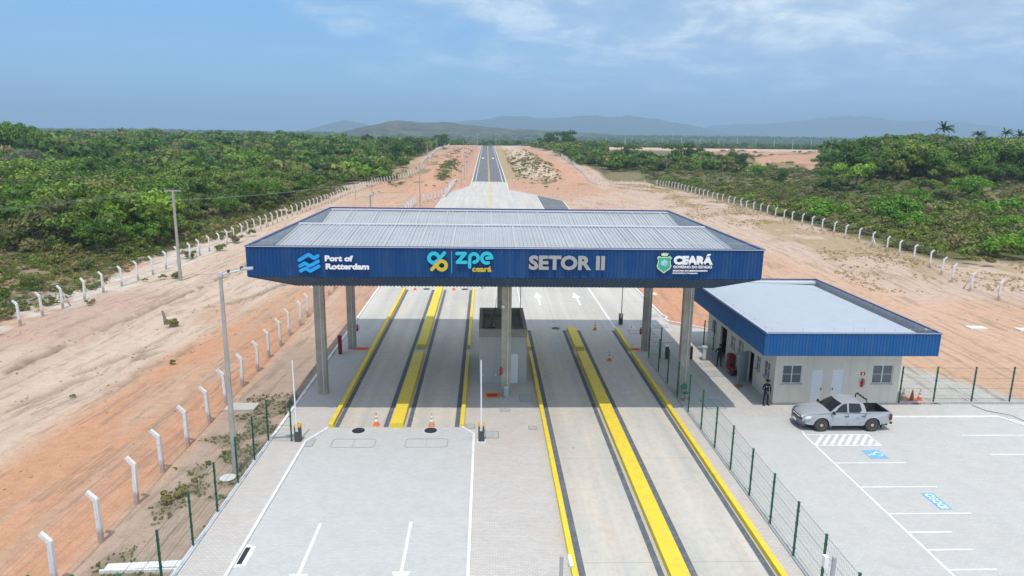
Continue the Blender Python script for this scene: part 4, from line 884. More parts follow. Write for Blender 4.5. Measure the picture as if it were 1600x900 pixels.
# ------------------------------------------------------------------ fire extinguishers and small wall things
def extinguisher(x,y,z,lab,ax=0,sign_=None):
    t_ = thing('fire_extinguisher', lab, 'extinguisher', (x,y,z), ax, 'red fire extinguishers')
    MB().lathe([(.02,0),(.075,.02),(.08,.06),(.08,.40),(.05,.47),(.025,.49)],14,(0,-.1,0)).build('tank', red, t_, smooth=True)
    mb = MB(); mb.tube([(0,-.1,.49),(0,-.1,.55)],.022,8); mb.box(-.06,-.12,.55,.05,-.08,.57); mb.tube([(.02,-.1,.53),(.13,-.12,.48),(.14,-.12,.25),(.11,-.13,.12)],.014,6); mb.build('valve_and_hose', black, t_)
    return t_
extinguisher(23.98,WY0,1.22,'red fire extinguisher under a small red plate on the front wall of the office')
t_ = thing('wall_plate','small red and white plate above the extinguisher on the office wall','sign',(24.0,WY0-.005,1.98)); MB().box(-.15,-.012,0,.15,0,.2).build('plate', red, t_); MB().box(-.04,-.02,.03,.04,-.013,.17).build('mark', sign_white, t_)
extinguisher(0.98,42.45,1.45,'red fire extinguisher on the left side of the front middle pillar')
extinguisher(-10.0,52.5,1.5,'red fire extinguisher on the back left pillar')
extinguisher(12.25,52.35,1.35,'red fire extinguisher on the back right pillar')
t_ = thing('hose_cabinet','narrow dark red cabinet standing left of the back left pillar','cabinet',(-11.15,51.3,0)); MB().box(-.13,-.12,0,.13,.12,1.5).build('box', mat('cabinet_red',(0.22,0.012,0.015),.4), t_, bevel=.01); MB().box(-.10,-.135,.1,.10,-.122,1.4).build('door', MATS['cabinet_red'], t_)
t_ = thing('hose_cabinet','tall bright red cabinet leaning on the office side wall','cabinet',(18.05,47.9,ZA)); MB().box(-.25,-.3,0,.22,.3,1.15).build('box', mat('cabinet_bright',(0.22,0.025,0.02),.5), t_, bevel=.08)

# ------------------------------------------------------------------ barriers, cameras, cones
def barrier(x,y,lab,L=3.6,z=ZA,grey=False):
    t_ = thing('barrier_gate', lab, 'barrier', (x,y,z), group='raised boom barriers')
    MB().box(-.24,-.2,0,.24,.2,.04).build('foot_plate', road_white, t_)
    b_ = MB().box(-.17,-.15,.04,.17,.15,.92).build('cabinet', dgrey, t_, bevel=.015); MB().box(-.19,-.17,.9,.19,.17,1.06).build('hood', orange_pl, t_, bevel=.03)
    MB().box(-.08,-.16,.66,.06,-.152,.8).build('label_plate', white_pl, b_)
    MB().box(-.06,-.24,.78,.06,-.17,1.16).build('hub', alu, t_)
    mb = MB(); mb.tube([(0,-.2,.80),(-.03 if not grey else .0,-.2,1.0+L)],[.05,.04],4); mb.build('boom_arm', white_pl if not grey else mat('arm_grey',(0.25,0.25,0.24),.5), t_)
    return t_
barrier(-10.2,35.55,'left black barrier cabinet with orange hood and raised white arm, at the green fence end',3.75); barrier(-0.2,35.6,'central black barrier cabinet with orange hood and raised white arm, before the guard booth',3.75)
barrier(12.2,60.0,'far black barrier cabinet with raised dark arm at the shade edge behind the right lanes',2.6,grey=True); barrier(3.1,60.0,'thin raised arm seen behind the guard booth roof, cabinet hidden',3.2,grey=True)
def cctv(x,y,h,lab,side_=1):
    t_ = thing('camera_post', lab, 'camera', (x,y,ZA)); MB().tube([(0,0,0),(0,0,h)],.065,12).build('post', galv, t_)
    MB().tube([(0,0,h-.42),(side_*.22,0,h-.42),(side_*.26,0,h-.32)],.02,6).build('bracket', steel, t_)
    o = MB().box(-.055,-.22,-.05,.055,.22,.05).build('camera_housing', white_pl, t_, bevel=.01); o.location = (side_*.3,.03,h-.2); o.rotation_euler = (.35,0,.1)
cctv(2.55,20.3,3.0,'grey post with a white camera box at the bottom edge beside the yellow kerb',1)
t_ = thing('camera_post','grey post with a white camera box at the corner of the green mesh fence','camera',(11.62,20.1,ZA)); MB().tube([(0,0,0),(0,0,3.0)],.07,12).build('post', galv, t_); MB().tube([(0,0,2.72),(-.2,0,2.72),(-.24,0,2.8)],.022,6).build('bracket', steel, t_)
o = MB().box(-.07,-.1,-.2,.07,.1,.2).build('camera_housing', white_pl, t_, bevel=.01); o.location = (-.3,0,2.85)
for x,lab in ((-9.2,'thin grey post at the far left end of the lanes, below the canopy edge'),(-0.4,'thin grey post at the far end of the second lane, below the canopy edge')):
    t_ = thing('camera_post',lab,'camera',(x,74.6,ZA)); MB().tube([(0,0,0),(0,0,2.6)],.08,8).build('post', galv, t_); MB().box(-.1,-.3,2.4,.1,.1,2.55).build('camera_housing', white_pl, t_)
kerb([(-8.9,74.3),(-9.9,75),(-9.9,80)],.15,.1); kerb([(-1.3,74.2),(-.4,75),(-.4,80)],.15,.1)
def cone_thing():
    t_ = thing('traffic_cone','','cone',group='orange and white traffic cones')
    MB().box(-.19,-.19,0,.19,.19,.035).build('base', cone_orange, t_)
    prof_ = [(.14,.035,0),(.112,.25,0),(.112,.25,1),(.088,.40,1),(.088,.40,0),(.070,.50,0),(.070,.50,1),(.050,.62,1),(.050,.62,0),(.028,.75,0)]
    mb = MB(); n = 16
    for (r0,h0,m0),(r1,h1,m1) in zip(prof_[:-1],prof_[1:]):
        if h0 == h1: continue
        b_ = len(mb.v)
        for r,h in ((r0,h0),(r1,h1)):
            for k in range(n): a = 2*PI*k/n; mb.v.append((r*math.cos(a),r*math.sin(a),h))
        for k in range(n): mb.f.append((b_+k,b_+(k+1)%n,b_+n+(k+1)%n,b_+n+k)); mb.mi.append(m0)
    mb.build('cone_body', [cone_orange, white_pl], t_, smooth=True); return t_
c0 = cone_thing(); first = True
for x,y,lab,fd in ((-6.3,37.75,'traffic cone at the near end of the left weighing lane, behind the first black manhole',0),(-3.1,37.7,'faded traffic cone at the near end of the second lane, behind the second black manhole',1),
    (-7.7,73.9,'tiny traffic cone at the far end of the leftmost weighing lane',0),(-3.5,74.0,'tiny traffic cone at the far end of the second weighing lane',0),
    (9.4,49.7,'traffic cone in the shade in the middle of the farthest right lane',0),(9.6,58.2,'traffic cone in the shade at the far end of the right lane',0),
    (27.35,41.75,'dirty pale traffic cone by the office corner, left of three',1),(27.85,41.6,'dark orange traffic cone by the office corner, middle of three',2),(28.4,41.65,'orange and white traffic cone by the office corner, right of three',0)):
    c_ = c0 if first else copy_tree(c0); first = False; c_.location = (x,y,ZA+(.02 if abs(x)<9 else 0)); c_['label'] = lab
    if fd:
        for ch in c_.children:
            if ch.name.startswith('cone_body'):
                ch.data = ch.data.copy(); ch.data.materials[0] = cone_faded if fd == 1 else mat('cone_dull',(0.45,0.12,0.05),.7); 
                if fd == 2: ch.data.materials[1] = MATS['cone_dull']
t_ = thing('cable','tangled thin black cable on the pavement under the three cones','cable',(0,0,0)); mb = MB(); pts = [(26.9+.13*k+.12*math.sin(k*1.9),41.05+.22*math.sin(k*1.3)*math.cos(k*.7),ZA+.13 if False else ZA+.02) for k in range(20)]
mb.tube(pts,.018,5); mb.tube([(31.3,40.7,ZA+.02),(31.6,39.8,ZA+.02),(32.5,38.9,ZA+.09),(32.9,37.5,ZA+.02),(34.0,36.0,ZA+.02)],.016,5); mb.build('cord', black, t_)

# ------------------------------------------------------------------ turnstile, chair, generator
t_ = thing('turnstile','pale turnstile post with folding arms on the sunny walkway','turnstile',(16.75,50.1,ZA)); MB().box(-.12,-.12,0,.12,.12,.9).build('post', alu, t_, bevel=.02); MB().box(-.2,-.16,.9,.2,.16,1.06).build('head', galv_light, t_, bevel=.03)
mb = MB(); 
for a in (180,235,300): mb.tube([(-.1,0,.95),(-.1-.45*abs(math.cos(math.radians(a))),.1,.95+.45*math.sin(math.radians(a)))],.02,6)
mb.build('arm', steel, t_); MB().box(-.3,-.3,0,.3,.3,.03).build('base_plate', dgrey, t_)
for x,lab in ((15.75,'dark slim turnstile post right behind the front right pillar'),(13.9,'dark slim turnstile post left of the front right pillar, with a grey arm')):
    t_ = thing('turnstile',lab,'turnstile',(x,50.2,ZA)); MB().box(-.11,-.14,0,.11,.14,1.0).build('post', black, t_, bevel=.02); MB().box(-.12,-.15,1.0,.12,.15,1.05).build('head', galv_light, t_); MB().tube([(-.1,0,.98),(-.9,0,.92)],.022,6).build('arm', steel, t_)
t_ = thing('shade_awning','thin grey bracket reaching left from the turnstile','bracket',(12.6,49.4,1.55)); MB().box(0,-.04,0,1.5,.04,.04).build('arm', steel, t_)
ch = thing('office_chair','green plastic chair with thin metal legs beside the front right pillar','chair',(12.95,41.75,ZA),0.25); cg = mat('chair_green',(0.01,0.17,0.10),.45)
MB().poly([(.21*math.cos(k*PI/8)*1.05,.21*math.sin(k*PI/8)) for k in range(16)],.44,.48).build('seat', cg, ch, bevel=.01)
mb = MB(); q = arc(0,0,.24,0,345,18); mb.poly([(x*1.0,y*.85) for x,y in q],-.02,.02); o = mb.build('backrest', cg, ch, bevel=.01); o.location = (0,.24,.82); o.rotation_euler = (PI/2-.15,0,0)
mb = MB(); mb.tube([(.2,-.2,0),(.19,-.17,.44),(.19,.2,.44),(.16,.25,.75)],.014,6); mb.tube([(-.2,-.2,0),(-.19,-.17,.44),(-.19,.2,.44),(-.16,.25,.75)],.014,6); mb.tube([(.2,-.2,.015),(.2,.22,.015),(-.2,.22,.015),(-.2,-.2,.015)],.014,6); mb.build('frame', black, ch)
ge = thing('generator','red framed portable generator on the ground in the shade of the office','generator',(17.85,46.6,ZA),.15); mb = MB()
for sx in (-.3,.3):
    mb.tube([(sx,-.32,0),(sx,-.32,.5),(sx,.32,.5),(sx,.32,0)],.025,6)
mb.tube([(-.3,-.32,.5),(.3,-.32,.5)],.025,6); mb.tube([(-.3,.32,.5),(.3,.32,.5)],.025,6); mb.tube([(-.3,-.32,.05),(.3,-.32,.05)],.025,6); mb.tube([(-.3,.32,.05),(.3,.32,.05)],.025,6); mb.build('frame', red, ge)
MB().box(-.22,-.26,.08,.22,.26,.33).build('engine', black, ge, bevel=.03); MB().box(-.2,-.22,.34,.2,.22,.47).build('tank', mat('tank_red',(.35,.05,.04),.4), ge, bevel=.04); mb = MB()
for s in (-1,1): mb.lathe([(.1,-.03),(.12,0),(.1,.03)],12,(s*.33,-.2,.12),axis='x')
mb.build('wheel', tyre, ge)
t_ = thing('cardboard_piece','crumpled brown board lying before the open grey door','board',(17.3,44.2,ZA),.3); MB().poly([(-.35,-.12),(.1,-.2),(.38,-.05),(.3,.18),(-.2,.2)],.02,.06).build('board', wood_brown, t_); MB().poly([(-.2,-.1),(.15,-.12),(.2,.1),(-.15,.12)],.06,.14).build('fold', wood_brown, t_)

# ------------------------------------------------------------------ fences
def post_mesh(lean, h=1.95):
    s = lean; mb = MB(); w0, w1 = .095, .08
    mb.tube([(0,0,-.3),(0,0,h)],[w0*1.41,w1*1.41],4); mb.tube([(0,0,h-.03),(s*.33,0,h+.33)],[w1*1.41,w1*1.3],4)
    for k in range(3): z = h+.09+.1*k; mb.box(s*(.06+.09*k)-.02,-.075,z,s*(.06+.09*k)+.02,-.055,z+.02)
    return mb.mesh('post', post_white)
PM = {1: post_mesh(1), -1: post_mesh(-1)}
mb = MB(); mb.tube([(0,0,-.2),(0,0,2.0)],.085,4); STRAIGHT = mb.mesh('post', post_white)
BR = MB().tube([(0.05,0,1.5),(0.75,-0.5,-.1)],.07,4).mesh('brace', post_white)
BR2 = MB().tube([(0,0.05,1.6),(0,1.3,-.1)],.07,4).mesh('brace', post_white)
def concrete_fence(label, ctrl, lean, step=3.0, brace_every=9, limit=100, net=True, grp=None, straight=False):
    pts = path_pts(ctrl, step)[:limit]; x0,y0 = pts[0]; t_ = thing('post_fence', label, 'fence', (x0,y0,hz(x0,y0)), group=grp)
    base = Vector(t_.location); W = []
    for i,(x,y) in enumerate(pts):
        a = pts[max(i-1,0)]; c = pts[min(i+1,len(pts)-1)]; ang = math.atan2(c[1]-a[1],c[0]-a[0])-PI/2
        jx = random.uniform(-.08,.08); z = hz(x,y)
        o = put('post', STRAIGHT if straight else PM[lean], t_, Vector((x+jx,y,z))-base); o.rotation_euler = (random.uniform(-.03,.03),random.uniform(-.05,.05),ang+random.uniform(-.05,.05))
        W.append(Vector((x+jx,y,z))-base)
        if brace_every and i % brace_every == brace_every//2:
            b_ = put('brace', BR2, t_, o.location.copy()); b_.rotation_euler = (0,0,ang+ (PI if (i//brace_every)%2 else 0))
    mb = MB(); s = 0 if straight else lean
    for dx,dz in ((0,.25),(0,.7),(0,1.15),(0,1.55),(0,1.9),(.12*s,2.07),(.22*s,2.18),(.31*s,2.28)):
        if straight and dz > 1.95: continue
        mb.tube([w+Vector((dx,0,dz)) for w in W], .0065, 3, cap=False)
    mb.build('wire', steel, t_); return t_
def pathz(c): return c
F = concrete_fence
F('outer white bent-post fence along the left edge of the earth drive, near the wood', [(-40.2,53.2),(-40.5,59.2),(-40.9,67),(-40.2,75.8),(-39.8,86.6),(-39.5,101),(-39.5,120),(-39.6,139.7),(-39.0,155),(-38.4,201),(-36,241),(-31,270),(-26,298)], -1, 3.3)
F('far stretch of the outer white fence climbing beside the wood, left of the road', [(-30.5,335),(-32,390),(-34,500),(-36,690)], -1, 3.6, 0)
F('inner white bent-post fence between orange earth and the weedy strip, left', [(-15.75,20.1),(-15.8,26.2),(-16.0,35.2),(-16.2,47.5),(-16.4,60),(-16.6,100),(-16.8,140),(-17.0,168),(-13.5,182),(-11.1,192),(-10.8,245)], -1, 3.02, 0)
F('right white bent-post fence curving from the right edge along the scrub', [(54.5,62),(55,68),(54.5,76),(57.3,85),(58.9,99),(59,120),(59.3,150),(59.3,184),(60.3,220),(60.8,249)], 1, 4.1, 7)
F('short run of straight white posts crossing behind the orange yard on the right', [(60.6,247),(47.4,245),(38.7,241)], 1, 4.4, 0, straight=True)
F('far white post fence climbing beside the bushes, right of the road', [(38.7,241),(40,296),(41,340),(42.5,400)], 1, 3.6, 0)
F('far faint white fence on the rise at right of the road crest', [(26,560),(24,640),(34,700),(50,720)], 1, 5, 0)
def mesh_fence(label, ctrl, posts, h=2.45, lean=0, grp=None, base_kerb=None):
    """welded mesh fence with green posts; posts: list of (x,y)"""
    x0,y0 = posts[0]; t_ = thing('mesh_fence', label, 'fence', (x0,y0,0), group=grp); mb = MB(); mb.box(-.035,-.035,-.1,.035,.035,h); mb.box(-.045,-.045,h,.045,.045,h+.03)
    for k in range(4): mb.box(-.05,-.05,.4+.55*k,.05,.05,.45+.55*k)
    pm = mb.mesh('post', green_paint)
    for x,y in posts: put('post', pm, t_, (x-x0,y-y0,0))
    for (xa,ya),(xb,yb) in zip(posts[:-1],posts[1:]):
        a = Vector((xa-x0,ya-y0,0)); b_ = Vector((xb-x0,yb-y0,0)); L = (b_-a).length; u = (b_-a)/L; mb = MB()
        def wire(p,q,r): mb.tube([p,q],r,3,cap=False)
        for z in (.12,.32,.34,.55,.78,1.0,1.02,1.25,1.5,1.7,1.72,1.95,2.2,2.38,2.4): wire(a+u*.04+Vector((0,0,z)), b_-u*.04+Vector((0,0,z)), .0033 if z not in (.34,1.02,1.72,2.4) else .006)
        n = int(L/.10)
        for k in range(1,n): p = a+u*(L*k/n); wire(p+Vector((0,0,.1)), p+Vector((0,0,2.42)), .0022)
        mb.build('mesh_panel', green_wire, t_)
    return t_
mesh_fence('green mesh fence along the right lane and the parking, with a run into the shade', None, [(12.5,y) for y in (20.0,22.3,24.6,26.95,29.4,32.0,34.5,36.95,39.55,42.05,44.6,47.15,50.2)]+[(13.4,50.25)])
mesh_fence('green mesh fence on the left kerb beside the forecourt, turning in at the barrier', None, [(-11.8,y) for y in (20.3,22.9,25.6,28.2,30.8,33.2,35.5)]+[(-10.55,35.5)])
mesh_fence('green mesh fence at the bottom left corner, crossing behind a bent post', None, [(-23.5,20.3),(-20.6,20.3),(-17.6,20.3),(-14.7,20.3),(-13.3,20.3),(-11.95,20.3)])
mesh_fence('dark mesh fence behind the parking, right of the office', None, [(26.75,41.2)]+[(29.0+2.53*k,41.15) for k in range(14)])
mesh_fence('short mesh fence between the turnstile and the office wall', None, [(17.4,52.4),(18.2,52.4)])

# ------------------------------------------------------------------ poles and wires
def lamp_mast(x,y,h,lab,arms=((1,0),),grp=None,heads=True,r0=.155):
    z = hz(x,y); t_ = thing('lamp_mast', lab, 'lamp mast', (x,y,z), group=grp)
    MB().tube([(0,0,-.3),(0,0,h)],[r0,r0*.53],10).build('mast', conc_pole if r0>.15 else galv, t_)
    for ia,(ax,ay) in enumerate(arms):
        d = Vector((ax,ay,0)).normalized(); mb = MB(); L = 1.05
        mb.tube([(0,0,h-.12),d*L+Vector((0,0,h+.12))],.045,6); (mb.box(-.10,-.10,h-.2,.10,.10,h+.02) if ia == 0 else None); mb.build('bracket', mat('bracket_grey',(0.55,0.57,0.59),.6), t_)
        hd = MB(); hd.box(-.12,-.26,-.04,.12,.26,.04); o = hd.build('lamp_head', galv, t_, bevel=.02); o.location = d*(L+.15)+Vector((0,0,h+.14)); o.rotation_euler = (0,0,math.atan2(d.y,d.x)+PI/2)
        mb = MB(); 
        for k in (.35,.9): p = d*(L*k)+Vector((0,0,h-.12+.24*k)); mb.box(p.x-.05,p.y-.05,p.z+.03,p.x+.05,p.y+.05,p.z+.14)
        mb.build('photocell', dgrey, t_)
    return t_
lamp_mast(-12.4,32.15,10.15,'tall concrete mast with lamp arm reaching to the canopy, left foreground',((1.0,.35),(1.0,.15)))
lamp_mast(-12.6,76,10.3,'concrete lamp mast whose head shows above the left part of the canopy roof',((1,.1),))
lamp_mast(-15.2,160,10.4,'concrete lamp mast with arms both ways at the far white fence, left of the road',((1,.1),(1,-.3)))
for k,y in enumerate([238,272,308,346,386,428,472,518,566,616,668,700]):
    lamp_mast(-8.6,y,12.5,'grey street lamp in the row climbing along the left side of the road',((1,0),),'street lamps along the left side of the far road',r0=.12)
for x,y in ((9.5,660),(12,700),(9.3,735)): lamp_mast(x,y,12.5,'distant grey street lamp at the right side of the road crest',((-1,0),),'distant street lamps right of the road crest')
def util_pole(x,y,h,lab,r=.16,cross=True,grp=None,m=None):
    z = hz(x,y); t_ = thing('utility_pole', lab, 'utility pole', (x,y,z), group=grp); MB().tube([(0,0,-.3),(0,0,h)],[r*1.3,r*.75],8).build('pole', m or conc_pole, t_)
    if cross:
        MB().box(-.9,-.07,h-.12,.9,.07,h+.02).build('crossarm', conc_pole, t_); mb = MB()
        for s in (-.8,-.7,.0,.75): mb.lathe([(.03,0),(.06,.05),(.05,.15),(.02,.22)],8,(s,0,h+.02))
        mb.build('insulator', mat('insulator',(0.2,0.16,0.13),.4), t_)
        MB().box(-.7,-.05,h-1.3,.35,.05,h-1.2).build('crossarm', conc_pole, t_)
        mb = MB(); mb.tube([(-.5,-.05,h-1.2),(.1,-.05,h-.7),(.9,.2,h-.75),(1.3,1,h-1.1)],.02,5); mb.build('jumper_cable', black, t_)
    return t_
U0 = util_pole(-35.4,79.9,10.4,'square concrete utility pole with crossarm standing by the left outer fence'); MB().box(-.14,-.14,-.3,.14,.14,3.2).build('pole_base', conc_pole, U0, bevel=.02)
for y in (345,420,500,600): util_pole(-35 if y > 380 else -29,y,9,'thin distant pole beside the far left fence',.14,False,'distant poles by the far left fence')
rnd = random.Random(11)
for k in range(14):
    r = .17+.027*k; y = 850+rnd.uniform(-15,25); x = r*y
    util_pole(x,y,12,'thin distant pole beyond the pink earth yard',.3,False,'distant poles beyond the pink earth yard', galv_light)
for x,y,h in ((-31,190,5),(-34,182,4.5)): util_pole(x,y,h,'slim grey post standing in front of the outer fence, left of the far lamp mast',.09,False,'slim posts before the far outer fence')
def cables(a, b_, sag, n=14, r=.02): return [Vector(a).lerp(Vector(b_),k/n)-Vector((0,0,4*sag*(k/n)*(1-k/n))) for k in range(n+1)]
t_ = thing('power_line','three thin power cables from the utility pole to the right and to the left','cable',(0,0,0)); mb = MB(); z0 = hz(-35.4,79.9)
for dx,dz in ((-.6,-1.15),(-.2,-1.15),(.3,-1.15)):
    mb.tube(cables((-35.4+dx,79.9,z0+10.4+dz),(-30.5+dx*.6,192,5.2),.9),.013,4); 
for dx in (-.8,0,.75): mb.tube(cables((-35.4+dx,79.9,z0+10.6),(-64+dx,36,10.0),1.0),.009,4)
mb.build('cable', mat('cable_grey',(0.30,0.33,0.31),.5), t_)
def road_sign(x,y,h,lab):
    z = hz(x,y); t_ = thing('road_sign', lab, 'road sign', (x,y,z)); MB().tube([(0,0,0),(0,0,h)],.05,6).build('post', galv, t_); MB().lathe([(.5,-.02),(.5,.02)],20,(0,-.06,h+.1),axis='y').build('rim', mat('sign_red',(.5,.03,.03),.5), t_); MB().lathe([(.38,-.02),(.38,.02)],20,(0,-.09,h+.1),axis='y').build('face', sign_white, t_)
    MB().box(-.03,-.125,h-.15,.03,-.112,h+.35).build('mark', black, t_)
road_sign(9.2,232,2.3,'round red rimmed road sign on a post, on the orange soil right of the apron'); road_sign(9.6,285,2.3,'small distant round road sign in the dry grass right of the road')
t_ = thing('wooden_stump','weathered grey stump leaning on the sandy bank, left','stump',(-28.4,60.4,hz(-28.4,60.4))); mb = MB(); mb.tube([(0,0,-.2),(-.1,.05,.7),(-.25,.1,1.25)],[.16,.12,.1],7); mb.tube([(0,0,0),(.15,0,.5)],[.1,.07],6); mb.build('trunk', mat('stump_grey',(.25,.22,.20),.9,var=.3,vscale=8), t_)

# ------------------------------------------------------------------ pickup truck (built facing +x, then turned)
tr = thing('pickup_truck','silver double cab pickup with open dark bed parked in front of the office','pickup',(21.0,37.62,LOTZ),PI)
WB0, WB1, WR = 1.52, -1.48, .39
def archpts(cx_, r, n=9, z0=.40): 
    a0 = math.degrees(math.asin((z0-WR)/r)); return [(cx_+r*math.cos(math.radians(a)), WR+r*math.sin(math.radians(a))) for a in np.linspace(180-a0,a0,n)]
def side_shell(outline, y_out, y_in, mb, shoulder, tuck=.0):
    """outline polygon (x,z) as outer panel at y_out with slight curvature: points above the shoulder lean in"""
    n = len(outline)
    for s in (-1,1):
        vs = []
        for x,z in outline:
            taper = 0.0
            if x > 1.9: taper = .20*((x-1.9)/.75)**1.6
            if x < -2.2: taper = .05*((-2.2-x)/.35)
            lean = .06*max(0,(z-shoulder)/.25)+.03*max(0,(.65-z)/.3)
            vs.append((x, s*(y_out-taper-lean), z))
        inner = [(x, s*y_in if abs(s*y_in)<abs(v[1]) else v[1]*.98, z) for (x,z),v in zip(outline,vs)]
        b_ = len(mb.v); mb.v += vs+inner
        mb.f.append(tuple(b_+i for i in (range(n) if s < 0 else range(n-1,-1,-1)))); mb.mi.append(0)
        for i in range(n):
            j = (i+1)%n; q = (b_+i,b_+n+i,b_+n+j,b_+j); mb.f.append(q if s < 0 else q[::-1]); mb.mi.append(0)
front_out = [(2.62,.62),(2.60,.80),(2.50,.93),(2.2,1.03),(1.7,1.09),(1.15,1.13),(1.0,1.14),(-.05,1.14),(-1.02,1.15)]
low = archpts(WB1,.47)+[]
outline = [(-1.05,1.15),(-2.55,1.15),(-2.58,.62),(-2.5,.52)]+[(x,z) for x,z in archpts(WB1,.47)]+[(-.9,.36),(.95,.36)]+[(x,z) for x,z in archpts(WB0,.47)]+[(2.3,.42),(2.55,.47)]+front_out[:-1]
mb = MB(); side_shell(outline,.90,.70,mb,.98); body = mb.build('body', silver, tr)
# hood, fender tops and nose as a lofted skin
def loft(rows, m, name, par=tr, smooth=True):
    mb = MB(); n = len(rows[0]); 
    for r in rows: mb.v += [tuple(p) for p in r]
    for i in range(len(rows)-1):
        for k in range(n-1): mb.f.append((i*n+k,i*n+k+1,(i+1)*n+k+1,(i+1)*n+k)); mb.mi.append(0)
    return mb.build(name, m, par, smooth)
rows = []
for x,zc,ze,w in ((1.0,1.22,1.13,.84),(1.3,1.21,1.11,.84),(1.7,1.17,1.08,.84),(2.1,1.10,1.02,.80),(2.38,1.02,.95,.74),(2.55,.93,.86,.70),(2.63,.84,.80,.66)):
    rows.append([(x-.12*abs(k)**2*(x>2.2),w*k,ze+(zc-ze)*(1-abs(k)**2.5)) for k in np.linspace(-1,1,11)])
loft(rows, silver, 'hood')
rows = []
for x,z,w in ((2.63,.84,.66),(2.66,.70,.70),(2.66,.60,.72)): rows.append([(x-.16*abs(k)**2.2,w*k,z) for k in np.linspace(-1,1,9)])
loft(rows, mat('grille_dark',(.06,.065,.07),.4), 'grille'); MB().box(2.60,-.4,.74,2.675,.4,.77).build('grille_bar', alu, tr)
rows = []
for x,z,w in ((2.66,.60,.74),(2.74,.56,.80),(2.74,.36,.80),(2.62,.28,.74)): rows.append([(x-.22*abs(k)**2.4,(w+.08)*k,z) for k in np.linspace(-1,1,11)])
loft(rows, mat('bumper_grey',(.13,.14,.145),.55), 'bumper')
for s in (-1,1):
    mb = MB(); mb.add([(2.60,s*.50,.86),(2.42,s*.83,.86),(2.14,s*.865,.93),(2.18,s*.80,1.0),(2.5,s*.6,.94),(2.62,s*.5,.78),(2.46,s*.85,.74),(2.2,s*.89,.80)],[(0,1,3,4),(1,2,3),(5,6,1,0),(6,7,2,1)]); mb.build('headlight', lamp_clear, tr)
    MB().box(-2.60,s*.90-(0.16 if s>0 else 0),.72,-2.46,s*.90+(0 if s>0 else .16),1.05).build('tail_light', lamp_red, tr)
    MB().box(-.02+.0,min(s*.895,s*.925),.92,.20,max(s*.895,s*.925),.96).build('door_handle', dgrey, tr); MB().box(-.98,min(s*.895,s*.925),.94,-.78,max(s*.895,s*.925),.98).build('door_handle', dgrey, tr)
    mb = MB(); mb.box(.86,min(s*.9,s*1.08),1.10,.98,max(s*.9,s*1.08),1.26); mb.build('wing_mirror', black, tr, bevel=.02)
    MB().box(WB0-.58,min(s*.72,s*.88),.25,WB0-.55,max(s*.72,s*.88),.55).build('mud_flap', silver, tr); MB().box(WB1-.58,min(s*.72,s*.88),.22,WB1-.55,max(s*.72,s*.88),.55).build('mud_flap', black, tr)
    for cxw in (WB0,WB1):
        w_ = thing('wheel',None,None,(cxw,s*.78,WR)); w_.parent = tr
        MB().lathe([(.25,-.115),(.34,-.125),(.39,-.09),(.40,0),(.39,.09),(.34,.125),(.25,.115)],28,axis='y').build('tyre', tyre, w_, smooth=False)
        mb = MB(); e = s*.118; mb.lathe([(.255,e-.012*s),(.255,e),(.20,e-.03*s),(.10,e-.01*s),(.07,e+.02*s),(.02,e+.025*s)],20,axis='y'); mb.build('rim', rim_m, w_)
    mb = MB()     # dark liner of the wheel wells
    for cxw in (WB0,WB1):
        P2 = archpts(cxw,.465,9); b_ = len(mb.v)
        for x,z in P2: mb.v.append((x,s*.86,z)); mb.v.append((x,s*.45,z))
        for i in range(len(P2)-1): mb.f.append((b_+2*i,b_+2*i+1,b_+2*i+3,b_+2*i+2)); mb.mi.append(0)
        mb.box(cxw-.46,min(s*.44,s*.46),.38,cxw+.46,max(s*.44,s*.46),.86)
    mb.build('wheel_well', black, tr)
MB().box(-2.5,-.68,.30,2.45,.68,.44).build('chassis', black, tr)
MB().box(-1.02,-.80,.44,1.0,.80,.60).build('cabin_floor', black, tr)
# cab
belt = [(1.04,.84,1.14),(.0,.865,1.14),(-1.05,.85,1.15)]; rz_ = 1.74
lower = [(1.06,1.14),(-1.08,1.15)]
mb = MB()
rows = []       # windscreen, roof, rear window as one strip across
prf = [(1.10,1.16,.80),(.78,1.42,.735),(.42,1.655,.665),(.22,1.725,.64),(-.2,1.76,.635),(-.6,1.745,.64),(-.88,1.70,.65),(-1.0,1.5,.70),(-1.08,1.17,.80)]
for x,z,w in prf: rows.append([(x-.10*abs(k)**2*(x>.4),w*k,z-.035*abs(k)**3*(z>1.6)) for k in np.linspace(-1,1,9)])
loft(rows, silver, 'cab_roof')
for s in (-1,1):
    top = [(x-.10*(x>.4),s*w,z-.035*(z>1.6)) for x,z,w in prf]; bot = [(1.02,s*.85,1.13),(-1.08,s*.85,1.13)]
    vs = top+[bot[1],bot[0]]; MB().add(vs,[tuple(range(len(vs))) if s > 0 else tuple(range(len(vs)-1,-1,-1))]).build('cab_side', silver, tr)
def glass_strip(i0,i1,inset,name):
    r = []
    for x,z,w in prf[i0:i1]: r.append([(x-.10*abs(k)**2*(x>.4)+(.012 if x>0 else -.012),(w-inset)*k,z+.012-.03*abs(k)**3*(z>1.6)) for k in np.linspace(-1,1,9)])
    loft(r, car_glass, name)
glass_strip(0,3,.05,'windscreen'); glass_strip(7,9,.12,'rear_window')
